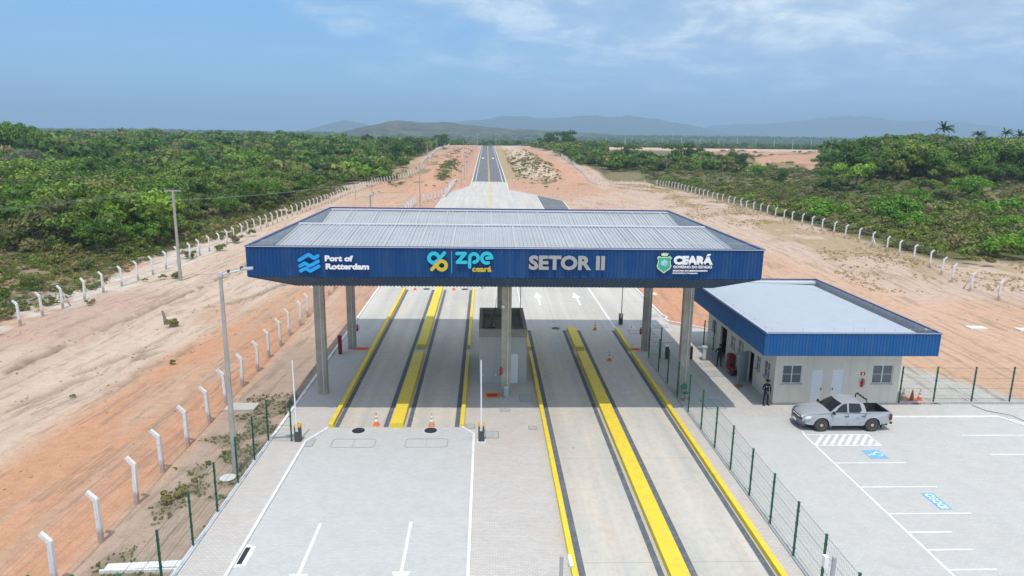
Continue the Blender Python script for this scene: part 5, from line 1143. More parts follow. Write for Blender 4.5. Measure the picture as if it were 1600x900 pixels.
for s in (-1,1):
    def on(x,z): return (x, s*(.853-(z-1.14)*.36+.006), z)
    for q,nm in (([(.80,1.17),(.56,1.42),(.30,1.60),(.06,1.66),(.06,1.17)],'side_window'),([(-.05,1.17),(-.05,1.665),(-.70,1.64),(-.80,1.30),(-.68,1.17)],'side_window')):
        vs = [on(*p) for p in q]; MB().add(vs,[tuple(range(len(vs))) if s > 0 else tuple(range(len(vs)-1,-1,-1))]).build(nm, car_glass, tr)
    mb = MB(); y_ = s*.9035
    for a,c in (((-.0,1.12),(.0,.42)),((1.0,1.1),(1.0,.42)),((-.98,1.12),(-1.0,.9)),((-1.0,.9),(-.72,.48)),((-1.04,1.13),(-1.06,.98))):
        mb.tube([(a[0],y_-s*.02 if a[1]>1 else y_-s*.005,a[1]),(c[0],y_-s*.006 if c[1]>.5 else y_-s*.02,c[1])],.009,4)
    mb.build('panel_gap', black, tr)
# bed
mb = MB(); mb.box(-2.5,-.74,.66,-1.12,.74,.70); mb.box(-1.16,-.78,.7,-1.10,.78,1.16); mb.box(-2.5,-.80,.7,-1.16,-.70,1.14); mb.box(-2.5,.70,.7,-1.16,.80,1.14); mb.box(-2.52,-.78,.6,-2.46,.78,1.14)
for k in range(12): mb.box(-2.45,-.66+k*.12,.70,-1.18,-.62+k*.12,.715)
mb.build('cargo_bed', bed_m, tr)
MB().box(2.715,-.2,.42,2.765,.2,.54).build('number_plate', white_pl, tr); MB().box(-2.60,-.80,.55,-2.53,.80,1.155).build('tailgate', silver, tr, bevel=.015); MB().box(-2.72,-.78,.42,-2.58,.78,.55).build('rear_bumper', black, tr, bevel=.02)
mb = MB(); mb.tube([(-1.14,-.70,1.15),(-1.14,-.62,1.72),(-1.14,-.55,1.82),(-1.14,.55,1.82),(-1.14,.62,1.72),(-1.14,.70,1.15)],.035,7); 
for y in (-.4,-.1,.2,.5): mb.box(-1.18,y-.04,1.8,-1.1,y+.04,1.9)
mb.build('roll_bar', black, tr)
mb = MB(); stroke(mb, [(0,0),(.10,.08)],.03,0,.003); stroke(mb, [(.10,0),(.20,.08)],.03,0,.003); o = mb.build('door_mark', sign_blue, tr); o.location = (-.45,.906,.80); o.rotation_euler = (PI/2,0,PI)
MB().box(.35,.902,.80,.75,.907,.815).build('door_lettering', mat('door_print',(.38,.38,.34),.5), tr)

# ------------------------------------------------------------------ people
def person(label, loc, rz, joints, radii, edges, paint, headz, scale=1.0, extras=None):
    me = bpy.data.meshes.new('person'); me.from_pydata(joints, edges, []); o = bpy.data.objects.new('person', me); COL.objects.link(o)
    sk = o.modifiers.new('skin','SKIN'); lay = me.skin_vertices[0] if me.skin_vertices else None
    if lay is None:
        bpy.context.view_layer.objects.active = o; dg = bpy.context.evaluated_depsgraph_get(); dg.update(); lay = me.skin_vertices[0]
    for i,r in enumerate(radii): lay.data[i].radius = (r if isinstance(r,tuple) else (r,r)); lay.data[i].use_root = (i == 0)
    sub = o.modifiers.new('sub','SUBSURF'); sub.levels = 2; sub.render_levels = 2
    dg = bpy.context.evaluated_depsgraph_get(); dg.update(); em = bpy.data.meshes.new_from_object(o.evaluated_get(dg)); bpy.data.objects.remove(o)
    em.name = 'person'; em.materials.clear()
    for m in (navy, skin, black, patch_m): em.materials.append(m)
    for p in em.polygons: p.material_index = paint(p.center); p.use_smooth = True
    r = bpy.data.objects.new('person', em); COL.objects.link(r); r.location = loc; r.rotation_euler = (0,0,rz); tag(r, label, 'person'); return r
def figure(label, loc, rz, arm_l, arm_r, head_fwd, cap_hat=True):
    """standing adult 1.70 m, facing -y locally; arm_* = (elbow, wrist)"""
    J = []; Rr = []; E_ = []
    def v(p, r, parent=None):
        J.append(p); Rr.append(r); i = len(J)-1
        if parent is not None: E_.append((parent,i))
        return i
    pel = v((0,0,.92),(.155,.11)); wai = v((0,0,1.08),(.135,.10),pel); che = v((0,-.005,1.26),(.16,.115),wai); top = v((0,0,1.38),(.13,.09),che)
    nk = v((0,head_fwd*.3,1.47),.052,top); jaw = v((0,-.01+head_fwd*.7,1.535),(.062,.07),nk); hd = v((0,head_fwd,1.61),(.075,.088),jaw); cr_ = v((0,head_fwd+.01,1.675),(.055,.065),hd)
    nose = v((0,head_fwd-.105,1.585),.013,hd)
    for s,(el,wr) in ((-1,arm_l),(1,arm_r)):
        sh = v((s*.17,0,1.37),.062,top); e1 = v(el,.045,sh); w1 = v(wr,.030,e1); d = (Vector(wr)-Vector(el)).normalized()
        pm_ = v(tuple(Vector(wr)+d*.06),(.034,.018),w1)
        side_ = Vector((1,0,0)) if abs(d.x) < .8 else Vector((0,0,1))
        for k,(o_,L) in enumerate(((-.026,.065),(-.009,.078),(.009,.074),(.026,.058))):
            b_ = Vector(wr)+d*.085+side_*o_; f1 = v(tuple(b_),.0095,pm_); f2 = v(tuple(b_+d*L*.5+Vector((0,-.008,0))),.0085,f1); v(tuple(b_+d*L*.9+Vector((0,-.02,0))),.0075,f2)
        tb = Vector(wr)+d*.03+side_*(-s*.035)+Vector((0,-.01,0)); a_ = v(tuple(tb),.011,w1); v(tuple(tb+d*.04+side_*(-s*.012)+Vector((0,-.01,0))),.009,a_)
    for s in (-1,1):
        hp = v((s*.095,0,.86),.095,pel); kn = v((s*.12,-.01,.49),.065,hp); an = v((s*.135,.015,.10),.046,kn); toe = v((s*.15,-.13,.045),(.045,.035),an); v((s*.14,.05,.05),.042,an)
    wl, wr_ = Vector(arm_l[1]), Vector(arm_r[1])
    def paint(c):
        if c.z < .13: return 2
        if c.z > 1.475: return 1
        for w in (wl,wr_):
            if (c-w).length < .20 and (c-w).dot((w-Vector(arm_l[0] if w is wl else arm_r[0])).normalized()) > -.01: return 1
        return 0
    p = person(label, loc, rz, J, Rr, E_, paint, 0)
    fh = head_fwd
    mb = MB(); mb.lathe([(.088,1.60),(.097,1.635),(.09,1.68),(.06,1.712),(.01,1.722)],16,(0,fh+.012,0)); mb.build('hair', hair_m, p, smooth=True)
    mb = MB(); 
    if cap_hat:
        mb.lathe([(.101,1.645),(.104,1.67),(.09,1.72),(.055,1.745),(.01,1.752)],18,(0,fh+.01,0)); mb.poly([(x*.17,y*.17+fh-.02) for x,y in arc(0,0,1,0,345,20)],1.645,1.655); mb.build('hat', navy, p, smooth=False)
    mb = MB()
    for s in (-1,1): mb.lathe([(.009,-.004),(.009,.004)],8,(s*.028,fh-.083,1.612),axis='y')
    mb.build('eyes', black, p); MB().box(-.022,fh-.088,1.548,.022,fh-.078,1.555).build('mouth', mat('lip',(.25,.09,.07),.6), p)
    mb = MB()
    for s in (-1,1): mb.lathe([(.012,-.008),(.022,0),(.012,.008)],8,(s*.078,fh,1.60),axis='x')
    mb.build('ears', skin, p)
    MB().box(-.13,-.128,1.24,-.05,-.118,1.31).build('badge', patch_m, p); MB().box(.05,-.128,1.26,.12,-.118,1.29).build('badge', patch_m, p)
    mb = MB(); mb.box(-.16,-.115,.98,.16,.115,1.02); mb.build('belt', black, p, bevel=.03); mb = MB()
    for s in (-1,1): mb.box(s*.215-.012,-.03,1.24,s*.215+.012,.03,1.31)
    mb.build('sleeve_patch', patch_m, p)
    for s in (-1,1):
        mb = MB(); mb.box(s*.145-.05,-.19,0,s*.145+.05,.09,.07); mb.build('boot', black, p, bevel=.025)
    return p
figure('guard in dark uniform and hat standing at the near corner of the office, head bowed', (17.85,40.85,ZA), .1, ((-.27,.02,1.12),(-.10,-.24,1.02)), ((.27,.03,1.10),(.20,-.12,.87)), -.045)
figure('second person in dark uniform standing in the shade by the office doorway, seen from behind', (17.35,48.4,ZA), PI*.93, ((-.30,.0,1.13),(-.24,-.20,1.02)), ((.30,.0,1.13),(.24,-.20,1.02)), -.03, False)

# ------------------------------------------------------------------ vegetation
def leaf_quads(P, Nn, size, rng, flat_=.68):
    n = len(P); R_ = rng.normal(size=(n,3)); Nn = Nn*flat_+R_*(1-flat_)*.8; Nn /= np.linalg.norm(Nn,axis=1,keepdims=True)+1e-9
    a = np.cross(Nn, rng.normal(size=(n,3))); a /= np.linalg.norm(a,axis=1,keepdims=True)+1e-9; b_ = np.cross(Nn,a)
    s = (size*rng.uniform(.55,1.25,n))[:,None]; w = s*rng.uniform(.45,.8,(n,1))
    return np.stack([P-a*s, P-b_*w, P+a*s, P+b_*w],1).reshape(-1,3)
def crown_mesh(name, seed, rx, rz_, zc, nl, lobes, leaf, m, lob_r=(.20,.46), branchy=0, fill=.25):
    rng = np.random.RandomState(seed); Ps = []; Ns = []
    for k in range(lobes):
        a = rng.uniform(0,2*PI); rr = rng.uniform(0,.9)**.7; z = zc+rz_*rng.uniform(-.7,.8)*(1-.4*rr)
        c = np.array([rx*rr*math.cos(a), rx*rr*math.sin(a), z]); R0 = rx*rng.uniform(*lob_r); n = int(nl/lobes*rng.uniform(.7,1.3))
        d = rng.normal(size=(n,3)); d[:,2] = np.abs(d[:,2])*1.0-.25; d /= np.linalg.norm(d,axis=1,keepdims=True)
        rad = R0*(1-fill*rng.uniform(0,1,n)**2)*(1+.18*rng.normal(size=n)); p = c+d*rad[:,None]*np.array([1,1,.72])
        Ps.append(p); Ns.append(d)
    P = np.concatenate(Ps); Nn = np.concatenate(Ns); keep = P[:,2] > .05; P, Nn = P[keep], Nn[keep]
    co_ = leaf_quads(P, Nn, leaf, rng); q = np.arange(len(co_)).reshape(-1,4); return np_mesh(name, co_, q, [m])
def trunk_mesh(seed, h, r, spread, m=bark, limbs=5):
    rg = random.Random(seed); mb = MB(); bx_, by_ = rg.uniform(-.3,.3), rg.uniform(-.3,.3)
    mb.tube([(0,0,-.4),(bx_*.5,by_*.5,h*.35),(bx_,by_,h*.7)],[r,r*.75,r*.45],7)
    for k in range(limbs):
        a = 2*PI*k/limbs+rg.uniform(-.4,.4); L = spread*rg.uniform(.5,.85); z0 = h*rg.uniform(.25,.65)
        mb.tube([(bx_*z0/h,by_*z0/h,z0),(math.cos(a)*L*.5,math.sin(a)*L*.5,z0+(h-z0)*.45),(math.cos(a)*L,math.sin(a)*L,z0+(h-z0)*.95)],[r*.5,r*.32,r*.12],5)
    return mb.mesh('trunk', m)
VAR = []      # tree variants: crown mesh, trunk mesh
specs = [(4.3,2.6,4.2,1900,11,.30),(3.6,2.4,3.6,1600,9,.28),(4.8,2.4,3.7,2100,13,.32),(3.0,2.6,3.8,1400,8,.26),(3.9,2.0,3.2,1600,10,.30),(5.2,3.0,4.8,2400,14,.34)]
for i,(rx,rz_,zc,nl,lb,lf) in enumerate(specs): VAR.append((crown_mesh('crown',100+i,rx,rz_,zc,nl,lb,lf,leaf_tree), trunk_mesh(50+i,zc+rz_*.3,.2,rx)))
spec_v = {'bright': (crown_mesh('crown',201,4.2,2.0,2.4,3000,13,.26,leaf_bright), trunk_mesh(61,2.6,.18,3.4)),
          'purple': (crown_mesh('crown',202,4.6,2.6,4.4,1500,12,.22,leaf_purple), trunk_mesh(62,5.6,.2,4.2,branch_pale,9)),
          'rust': (crown_mesh('crown',203,4.2,2.4,3.2,1900,11,.27,leaf_rust), trunk_mesh(63,3.6,.18,3.6)),
          'bare': (crown_mesh('crown',204,3.4,2.2,3.4,500,9,.20,leaf_purple), trunk_mesh(64,5.2,.16,3.8,branch_pale,12)),
          'dark': (crown_mesh('crown',205,4.6,3.4,4.6,2600,13,.30,leaf_mat('leaf_dark',[(0, (0.0661, 0.1265, 0.0303)), (1, (0.091, 0.1661, 0.0413))])), trunk_mesh(65,6,.22,3.8))}
SHR = [crown_mesh('foliage',300+i,*s) for i,s in enumerate([(1.5,.8,.75,520,6,.16,leaf_scrub),(1.1,.6,.6,380,5,.15,leaf_scrub),(2.0,.9,.9,700,8,.18,leaf_scrub),(1.7,1.1,1.0,650,7,.17,leaf_scrub)])]
BRIGHT_SH = crown_mesh('foliage',330,2.2,1.2,1.2,1200,9,.18,leaf_bright)
DRY = [crown_mesh('tuft',340+i,.8,.35,.22,160,5,.11,leaf_dry) for i in range(2)]
def inview(x, y, z=3, m=.06):
    v_ = CAMR.transposed() @ Vector((x,y,z-16.5)); 
    if v_.z > -1: return False
    u, w = -v_.x/v_.z*1080/800, -v_.y/v_.z*1080/450; return abs(u) < 1+m+6/y and w > -1.15 and w < 1.2
def tree(x, y, s, var, label, group=None, rz=None, zs=1.0):
    cm, tm = var; t_ = thing('tree', label, 'tree', (x,y,hz(x,y)), rz if rz is not None else random.uniform(0,6.28), group); t_.scale = (s,s,s*zs)
    put('crown', cm, t_); put('trunk', tm, t_); return t_
def clear(x, y):
    """no tree here: drives, fences, excavated ground and the earth yard"""
    r = x/y
    if y > 880: return False
    if x < 0:
        e = -50-3*math.sin(y*.11)-2*math.sin(y*.31)
        if y < 92+.3*abs(x+50): return True
        if y < 250: return x > (e if y < 175 else max(e, -49)+ (y-175)*.0)
        return x > (-35.5 if y < 330 else (-40 if y < 700 else -30))
    if y < 265: return x < 65 or y < 96 or (y < 150 and x < 68)
    if y < 830:
        if r > .50+.02*math.sin(y*.05): return False
        if r > .165: return not (292 < y < 345-150*max(r-.28,0) and r < .37)
        return not (x > 44 and 330 < y < 700)
    return x < 30
def clear_low(x, y):
    if x < 0: return clear(x,y)
    r = x/y
    if y < 265: return x < 62.5+1.5*math.sin(y*.3) or y < 86+3*math.sin(x*.2)
    if y < 310+10*math.sin(x*.1): return x < 64
    if r > .545: return False
    return clear(x,y)
rng = np.random.RandomState(21)
cand = []
def scatter(x0,x1,y0,y1,sp,jit=.45,pred=clear):
    ys_ = np.arange(y0,y1,sp); out = []
    for yv in ys_:
        lo, hi = max(x0,-.86*yv-12), min(x1,.90*yv+12)
        if hi <= lo: continue
        n = int((hi-lo)/sp)
        for k in range(n):
            x = lo+(k+.5)*(hi-lo)/n+rng.uniform(-jit,jit)*sp; y = yv+rng.uniform(-jit,jit)*sp
            if not pred(x,y): out.append((x,y))
    return out
near = [p for p in scatter(-400,0,60,262,6.0)+scatter(0,400,60,330,6.2) if inview(*p,6)]
def low_zone(x,y): # low scrub on the right foreground instead of trees
    return x > 0 and ((y < 178) or (x/y < .50 and y < 292)) 
trees_near = sorted([p for p in near if not low_zone(*p)], key=lambda p: p[1]-.15*abs(p[0]))
print('tree candidates', len(trees_near))
kinds_l = ['dense dark green tree of the wood beyond the left outer fence','rounded mid green tree of the wood beyond the left outer fence','spreading broad crowned tree of the wood beyond the left outer fence','upright bushy tree of the wood beyond the left outer fence','low dense tree of the wood beyond the left outer fence','large full crowned tree of the wood beyond the left outer fence']
kinds_r = [k.replace('beyond the left outer fence','on the rise beyond the right white fence') for k in kinds_l]
extra_far = []
NT = 280
for i,(x,y) in enumerate(trees_near):
    if i >= NT: extra_far.append((x,y)); continue
    k = rng.randint(0,6); s = rng.uniform(.62,1.25)*(1.0 if x < 0 else (1.1 if x/y > .42 else .72))
    u = rng.uniform()
    if u < .04 and y > 120: var = spec_v['bare']; lab = 'thin greyish half bare tree in the '+('left wood' if x < 0 else 'right hand wood')
    elif u < .08: var = spec_v['rust']; lab = 'brownish olive tree in the '+('left wood' if x < 0 else 'right hand wood')
    else: var = VAR[k]; lab = (kinds_l if x < 0 else kinds_r)[k]
    tree(x,y,s,var,lab,'trees of the left wood' if x < 0 else 'trees of the wood on the right hand rise')
# named ones that stand out
def at(px,Yd): return (px-760.4)/1080*Yd
tree(at(75,200),200,1.35,spec_v['purple'],'purple grey leafless looking tree in the left wood, the larger of two'); tree(at(50,196),196,1.2,spec_v['purple'],'purple grey tree at the left, touching the larger one'); tree(at(105,205),205,1.05,spec_v['purple'],'small purple grey tree right of the two larger ones')
tree(at(30,270),270,1.95,VAR[2],'flat topped tree standing above the horizon at far left',zs=1.45); tree(at(78,272),272,1.75,VAR[1],'rounded tree standing above the horizon, second from the left',zs=1.6)
tree(at(1405,128),128,1.25,spec_v['bright'],'bright yellow green dome shaped bush tree in the right scrub'); tree(at(1480,150),150,.95,spec_v['rust'],'olive and rust tinted bush right of the bright dome')
tree(at(1345,200),205,1.5,spec_v['dark'],'dark green broad tree at the left end of the right hand wood'); tree(at(1600,118),118,.7,spec_v['bright'],'bright green bush at the right picture edge'); tree(at(1440,190),190,1.2,spec_v['bright'],'light green broad crown in the middle of the right wood'); tree(at(1530,165),165,1.1,spec_v['bright'],'light green broad crown at the right of the wood')
for px,Yd,s,k,lab in ((975,335,1.25,'dark','large round bushy tree behind the short run of white posts'),(1010,345,1.1,'rust','olive tree next to the large round one behind the white posts'),(1060,340,1.45,'dark','tallest dark tree in the middle clump right of the road'),(1085,335,1.05,'dark','dark tree at the right of the middle clump'),(1120,320,1.3,'rust','wide olive brown tree in the middle clump'),(1040,300,.9,'bare','grey leafless bush in front of the middle clump'),
    (1150,300,1.1,'dark','dark bush tree at the right end of the middle clump'),(1180,290,1.0,'bright','bright green bush tree right of the middle clump'),(1000,318,1.0,'dark','dark bush at the foot of the large round tree'),(945,330,.8,'dark','small dark bush left of the large round tree'),(1220,262,.8,'dark','slim dark bush standing by the red diggings'),
    (852,560,1.6,'dark','dark tree left of the row of bushes beside the road'),(880,500,1.75,'dark','tallest tree of the row beside the far right fence'),(905,440,1.3,'rust','olive tree of the row beside the far right fence'),(930,395,1.0,'dark','dark bush at the right end of the row beside the far fence'),(900,340,.85,'bright','light green bush in front of the row beside the far fence'),(925,330,.7,'dark','low dark bush before the row beside the far fence'),
    (615,330,1.5,'dark','dark clump standing out on the left of the far fence'),(650,420,1.4,'dark','dark tree at the top of the rise left of the far fence'),(690,560,1.5,'dark','last dark tree left of the road crest')):
    tree(at(px,Yd),Yd,s,spec_v[k],lab)
# coconut palms
def palm_mesh(seed, fr=24, L=4.0):
    rg = random.Random(seed); mb = MB()
    for k in range(fr):
        a = 2*PI*k/fr+rg.uniform(-.2,.2); up = rg.uniform(.1,1.15); pts = []; p = Vector((0,0,0)); d = Vector((math.cos(a)*math.cos(up),math.sin(a)*math.cos(up),math.sin(up)))
        for j in range(9):
            pts.append(p.copy()); p = p+d*(L/9); d = (d+Vector((.13,0,-.20))).normalized()          # wind from the left
        mb.tube(pts,[.05,.045,.04,.035,.03,.025,.02,.015,.01],3)
        for j in range(1,9):
            ax = (pts[j]-pts[j-1]).normalized(); sd = ax.cross(Vector((0,0,1))).normalized()
            for s in (-1,1):
                for e in (0,.33,.66):
                    q = pts[j-1].lerp(pts[j],e); l = (.85-.06*j)*rg.uniform(.8,1.1); tip = q+(sd*s*.75+ax*.5+Vector((0,0,-.55))).normalized()*l; w = ax*.13
                    mb.add([q-w,q+w,tip],[(0,1,2)])
    return mb.mesh('fronds', palm_green)
PALMS = [palm_mesh(1),palm_mesh(2),palm_mesh(3,20,3.6)]
for i,(px,Yd,zt_,s,lab) in enumerate(((1474,232,20.9,.95,'tallest coconut palm above the right hand wood'),(1529,270,19.9,.9,'coconut palm second from the tall one, low against the mountains'),(1573,262,20.4,.9,'coconut palm near the right edge above the wood'),(1597,268,19.6,.85,'coconut palm at the very right picture edge'),(1556,205,16.6,.9,'coconut palm sunk in the right hand wood below the skyline'),(1484,236,18.0,.6,'short palm just below the tallest one'))):
    x = at(px,Yd); z = hz(x,Yd); t_ = thing('palm_tree', lab, 'palm', (x,Yd,z), group='coconut palms above the right hand wood'); h = max(zt_-z,3)
    MB().tube([(-.8,0,-.3),(-.5,0,h*.4),(0,0,h)],[.22,.17,.12],7).build('trunk', bark, t_); o = put('fronds', PALMS[i%3], t_, (0,0,h)); o.scale = (s,s,s)
# countable shrubs near the drives
sh = []
def shrub(x,y,s,me,label,group,z=None): o = put('shrub', me, None, (x,y,(hz(x,y) if z is None else z)-.05)); o.scale = (s,s,s); o.rotation_euler = (0,0,rng.uniform(0,6.28)); tag(o,label,'shrub',group); sh.append(o); return o
for p in scatter(40,400,78,292,3.6,pred=clear_low):
    if low_zone(*p) and inview(*p,1) and len(sh) < 250: shrub(p[0],p[1],rng.uniform(.8,1.7)*(1.3 if p[1]>130 else 1.0),SHR[rng.randint(0,4)] if rng.uniform() > .05 else BRIGHT_SH,'leafy shrub in the low scrub beyond the right white fence','shrubs of the low scrub beyond the right fence')
print('shrubs', len(sh))
for x,y,s,lab in ((-38.2,66.5,.45,'small green plant between the posts of the left outer fence near the picture edge'),(-36.3,81.0,.5,'small green plant right of the utility pole foot'),(-37.6,80.2,.5,'small green plant left of the utility pole foot'),(-39,79,.35,'tiny plant at the foot of the braced fence post'),(-38.6,108,.8,'green bush against the left outer fence behind the utility pole'),(-38.4,114,.9,'green bush straddling the left outer fence'),(-38.5,100,.6,'small bush by the left outer fence'),(-40,94,.7,'bush just outside the left outer fence'),
    (-22.9,49.2,.3,'small yellow green weed alone on the sand'),(-26.6,43.0,.22,'tiny weed on the pale sand, lower left'),(-27.6,60.0,.45,'scraggly yellow green sprig beside the grey stump'),(-14.1,33.0,.2,'green weed in the strip outside the green fence'),(-14.3,29.5,.42,'largest green weed in the strip outside the green fence'),(-13.7,34.2,.17,'small weed near the lamp mast foot'),(-14.0,31.2,.2,'weed patch between white fence and green fence')):
    shrub(x,y,s,SHR[rng.randint(0,4)] if s>.4 else SHR[1],lab,None)
# ---- uncountable cover: points instanced by a node group
def gn_scatter(name, pts, scales, meshes, label, cat, zoff=0.0):
    pts = np.asarray(pts,float); z = height(pts[:,0],pts[:,1])+zoff
    me = bpy.data.meshes.new(name); me.vertices.add(len(pts)); me.vertices.foreach_set('co', np.stack([pts[:,0],pts[:,1],z],1).astype(np.float32).ravel())
    a = me.attributes.new('sc','FLOAT','POINT'); a.data.foreach_set('value', np.asarray(scales,np.float32))
    a = me.attributes.new('rz','FLOAT','POINT'); a.data.foreach_set('value', rng.uniform(0,6.28,len(pts)).astype(np.float32))
    a = me.attributes.new('ix','INT','POINT'); a.data.foreach_set('value', rng.randint(0,len(meshes),len(pts)).astype(np.int32))
    o = put(name, me); tag(o,label,cat,kind='stuff')
    col = bpy.data.collections.new(name+'_sources')
    for k,m_ in enumerate(meshes): col.objects.link(bpy.data.objects.new('%s_%02d'%(name,k), m_))
    ng = bpy.data.node_groups.new(name,'GeometryNodeTree'); ng.interface.new_socket('Geometry',in_out='INPUT',socket_type='NodeSocketGeometry'); ng.interface.new_socket('Geometry',in_out='OUTPUT',socket_type='NodeSocketGeometry')
    gi = N(ng,'NodeGroupInput'); go = N(ng,'NodeGroupOutput'); ci = N(ng,'GeometryNodeCollectionInfo'); ci.inputs['Collection'].default_value = col; ci.inputs['Separate Children'].default_value = True; ci.inputs['Reset Children'].default_value = True
    ip = N(ng,'GeometryNodeInstanceOnPoints'); ip.inputs['Pick Instance'].default_value = True
    def attr(nm,ty): n = N(ng,'GeometryNodeInputNamedAttribute',data_type=ty); n.inputs['Name'].default_value = nm; return n.outputs['Attribute']
    cb = N(ng,'ShaderNodeCombineXYZ'); ng.links.new(attr('rz','FLOAT'), cb.inputs[2])
    ng.links.new(gi.outputs[0], ip.inputs['Points']); ng.links.new(ci.outputs[0], ip.inputs['Instance']); ng.links.new(attr('ix','INT'), ip.inputs['Instance Index'])
    ng.links.new(cb.outputs[0], ip.inputs['Rotation']); ng.links.new(attr('sc','FLOAT'), ip.inputs['Scale']); ng.links.new(ip.outputs[0], go.inputs[0])
    mod = o.modifiers.new('scatter','NODES'); mod.node_group = ng; return o
FARM = [crown_mesh('far_crown',400+i,3.6,2.1,2.6,380,9,.62,leaf_tree) for i in range(5)]+[crown_mesh('far_crown',420,3.6,2.0,2.4,380,8,.62,leaf_scrub),crown_mesh('far_crown',423,3.6,2.0,2.4,380,8,.6,leaf_scrub)]
mid = [p for p in scatter(-900,0,262,560,6.6)+scatter(0,900,330,590,6.8) if inview(*p,8)]+extra_far
far = [p for p in scatter(-2400,0,560,1500,13)+scatter(0,2400,590,1500,14) if inview(*p,8)]
vfar = [p for p in scatter(-3600,3600,1500,3200,34) if inview(*p,8)]
ml = [p for p in mid if p[0] < 0]; mr = [p for p in mid if p[0] >= 0]
print('mid', len(mid), 'far', len(far), len(vfar))
gn_scatter('far_wood', ml, rng.uniform(.55,1.0,len(ml))+1.15*rng.uniform(0,1,len(ml))**4, FARM, 'mass of green wood stretching away on the left', 'wood')
gn_scatter('far_wood', mr, rng.uniform(.8,1.4,len(mr)), FARM, 'mass of green wood behind the right hand trees', 'wood')
gn_scatter('far_wood', far+vfar, np.concatenate([rng.uniform(.9,1.9,len(far)),rng.uniform(1.5,2.8,len(vfar))]), FARM, 'far scrubland stretching to the hills', 'wood', -1.0)
# undergrowth between the trees and at their edge
ug = [p for p in scatter(-300,0,92,262,3.0) if inview(*p,1)]; ug = [p for p in ug if rng.uniform() < .62]
gn_scatter('undergrowth', ug, rng.uniform(.7,1.5,len(ug)), SHR, 'low undergrowth along the edge of the left wood', 'undergrowth')
ug = [p for p in scatter(0,400,96,420,3.3,pred=clear_low) if inview(*p,1)]; ug = [p for p in ug if rng.uniform() < .7]
gn_scatter('undergrowth', ug, rng.uniform(.6,1.4,len(ug)), SHR, 'low undergrowth in the scrub on the right', 'undergrowth')
gc = []
for p in np.stack([rng.uniform(-125,-41.5,42000), rng.uniform(54,215,42000)],1):
    d_ = fbm(np.array([p[0]/9]),np.array([p[1]/9]),3)[0]
    if inview(p[0],p[1],0) and d_ > .30 and p[0] < -41.5-8*(d_-.3)*(p[1]<110): gc.append(p)
gn_scatter('ground_cover', gc, rng.uniform(.12,.34,len(gc))*np.where(rng.uniform(size=len(gc))<.06,2.2,1), SHR+DRY+DRY, 'low weeds and creeping green cover outside the left fence', 'weeds')
dg_ = []
for p in np.stack([rng.uniform(44,74,16000), rng.uniform(74,255,16000)],1):
    if inview(p[0],p[1],0) and (fbm(np.array([p[0]/5]),np.array([p[1]/7]),3)[0]-.40)*4 > rng.uniform()*min(1,60/(p[0])) and p[0] > 46+4*math.sin(p[1]*.07): dg_.append(p)
for p in np.stack([rng.uniform(-48,-41,420), rng.uniform(105,255,420)],1): dg_.append(p)
gn_scatter('dry_grass', dg_, rng.uniform(.08,.32,len(dg_)), DRY, 'tufts of dry straw coloured grass along both fences', 'grass')
wd = []
for p in np.stack([rng.uniform(-15.7,-11.9,3800), rng.uniform(20,43,3800)],1):
    if fbm(np.array([p[0]/1.3]),np.array([p[1]/1.5]),5)[0] > .49: wd.append(p)
for p in np.stack([rng.uniform(-38,34,1500), rng.uniform(225,560,1500)],1):
    if abs(p[0]-1) > 12 and abs(p[0]+22+.01*p[1]) > 4 and abs(p[0]-35) > 4.5 and fbm(np.array([p[0]/5]),np.array([p[1]/14]),4)[0] > .52: wd.append(p)
for p in np.stack([rng.normal(-17.5,1.6,260), rng.uniform(264,378,260)],1): wd.append(p)
for p in np.stack([rng.uniform(12,31,420), rng.uniform(270,440,420)],1): wd.append(p)
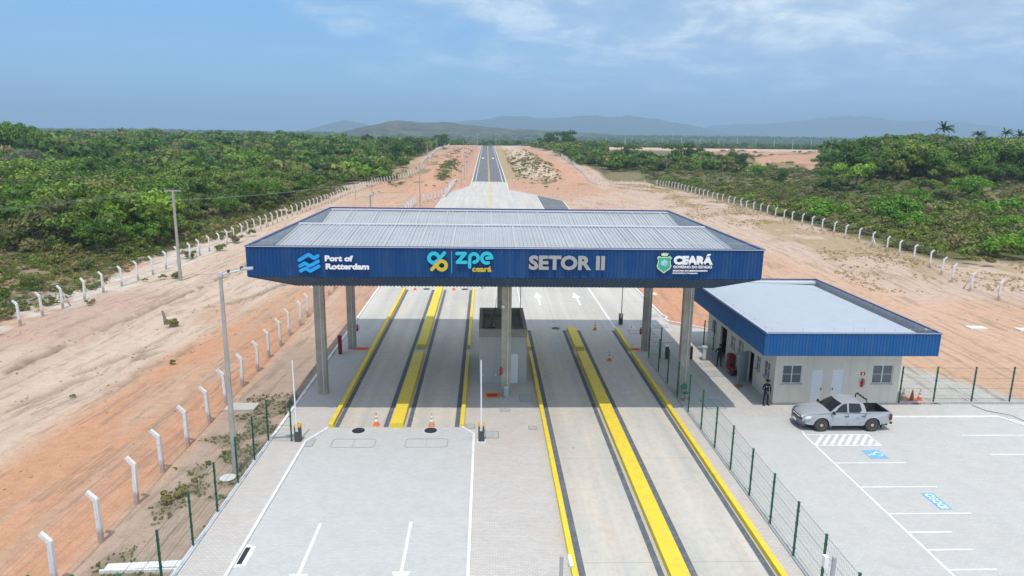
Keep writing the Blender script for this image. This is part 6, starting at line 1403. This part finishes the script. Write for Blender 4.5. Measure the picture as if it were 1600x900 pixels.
wd = np.array(wd); gn_scatter('weeds', wd, np.where(wd[:,1]<60, rng.uniform(.02,.075,len(wd)), rng.uniform(.3,.8,len(wd))), SHR[:2]+DRY[:1], 'small weeds in the strip by the green fence and beside the far road', 'weeds')
ex_ = []
for p in np.stack([rng.uniform(80,300,2200), rng.uniform(310,600,2200)],1):
    r = p[0]/p[1]
    if .27 < r < .55 and fbm(np.array([p[0]/18]),np.array([p[1]/26]),3)[0] > .57: ex_.append(p)
gn_scatter('weeds', ex_, rng.uniform(.5,1.2,len(ex_)), SHR+DRY, 'patchy brown weeds over the red diggings', 'weeds')
# stones and clods on the drives
rk = []
for seed in range(3):
    rg = np.random.RandomState(seed); mb = MB(); mb.lathe([(.05,-.03),(.10,.0),(.09,.05),(.03,.08)],7); mb.v = [tuple(np.array(v_)*rg.uniform(.75,1.25,3)) for v_ in mb.v]; rk.append(mb.mesh('clod', mat('clod',(0.44,0.30,0.22),.95,var=.25,vscale=5)))
cl = np.concatenate([np.stack([rng.uniform(-40,-17,900), rng.uniform(30,150,900)],1), np.stack([rng.uniform(20,56,260), rng.uniform(62,150,260)],1)])
for R_ in RUTS:
    for k in range(70): i = rng.randint(0,len(R_)-1); f_ = rng.uniform(); cl = np.vstack([cl,[R_[i][0]+(R_[i+1][0]-R_[i][0])*f_+rng.normal()*.5, R_[i][1]+(R_[i+1][1]-R_[i][1])*f_+rng.normal()*.5]])
gn_scatter('stones', cl, rng.uniform(.25,1.0,len(cl))**3*0.9, rk, 'small earth clods and stones scattered on the drives', 'stones', .02)

# ------------------------------------------------------------------ haze
USE_HAZE = True
if USE_HAZE:
    hb = MB().box(-9000,-400,-60,9000,11400,420).build('haze', None or bpy.data.materials.new('haze_air')); hm = hb.data.materials[0]; hm.use_nodes = True; t = hm.node_tree; t.nodes.clear()
    o_ = N(t,'ShaderNodeOutputMaterial'); pv = N(t,'ShaderNodeVolumePrincipled'); pv.inputs['Color'].default_value = (0.54,0.78,1.0,1); pv.inputs['Density'].default_value = 0.00023; pv.inputs['Anisotropy'].default_value = 0.0
    t.links.new(pv.outputs[0], o_.inputs['Volume']); hb['kind'] = 'stuff'; tag(hb,'thin pale blue haze over the whole landscape','haze')
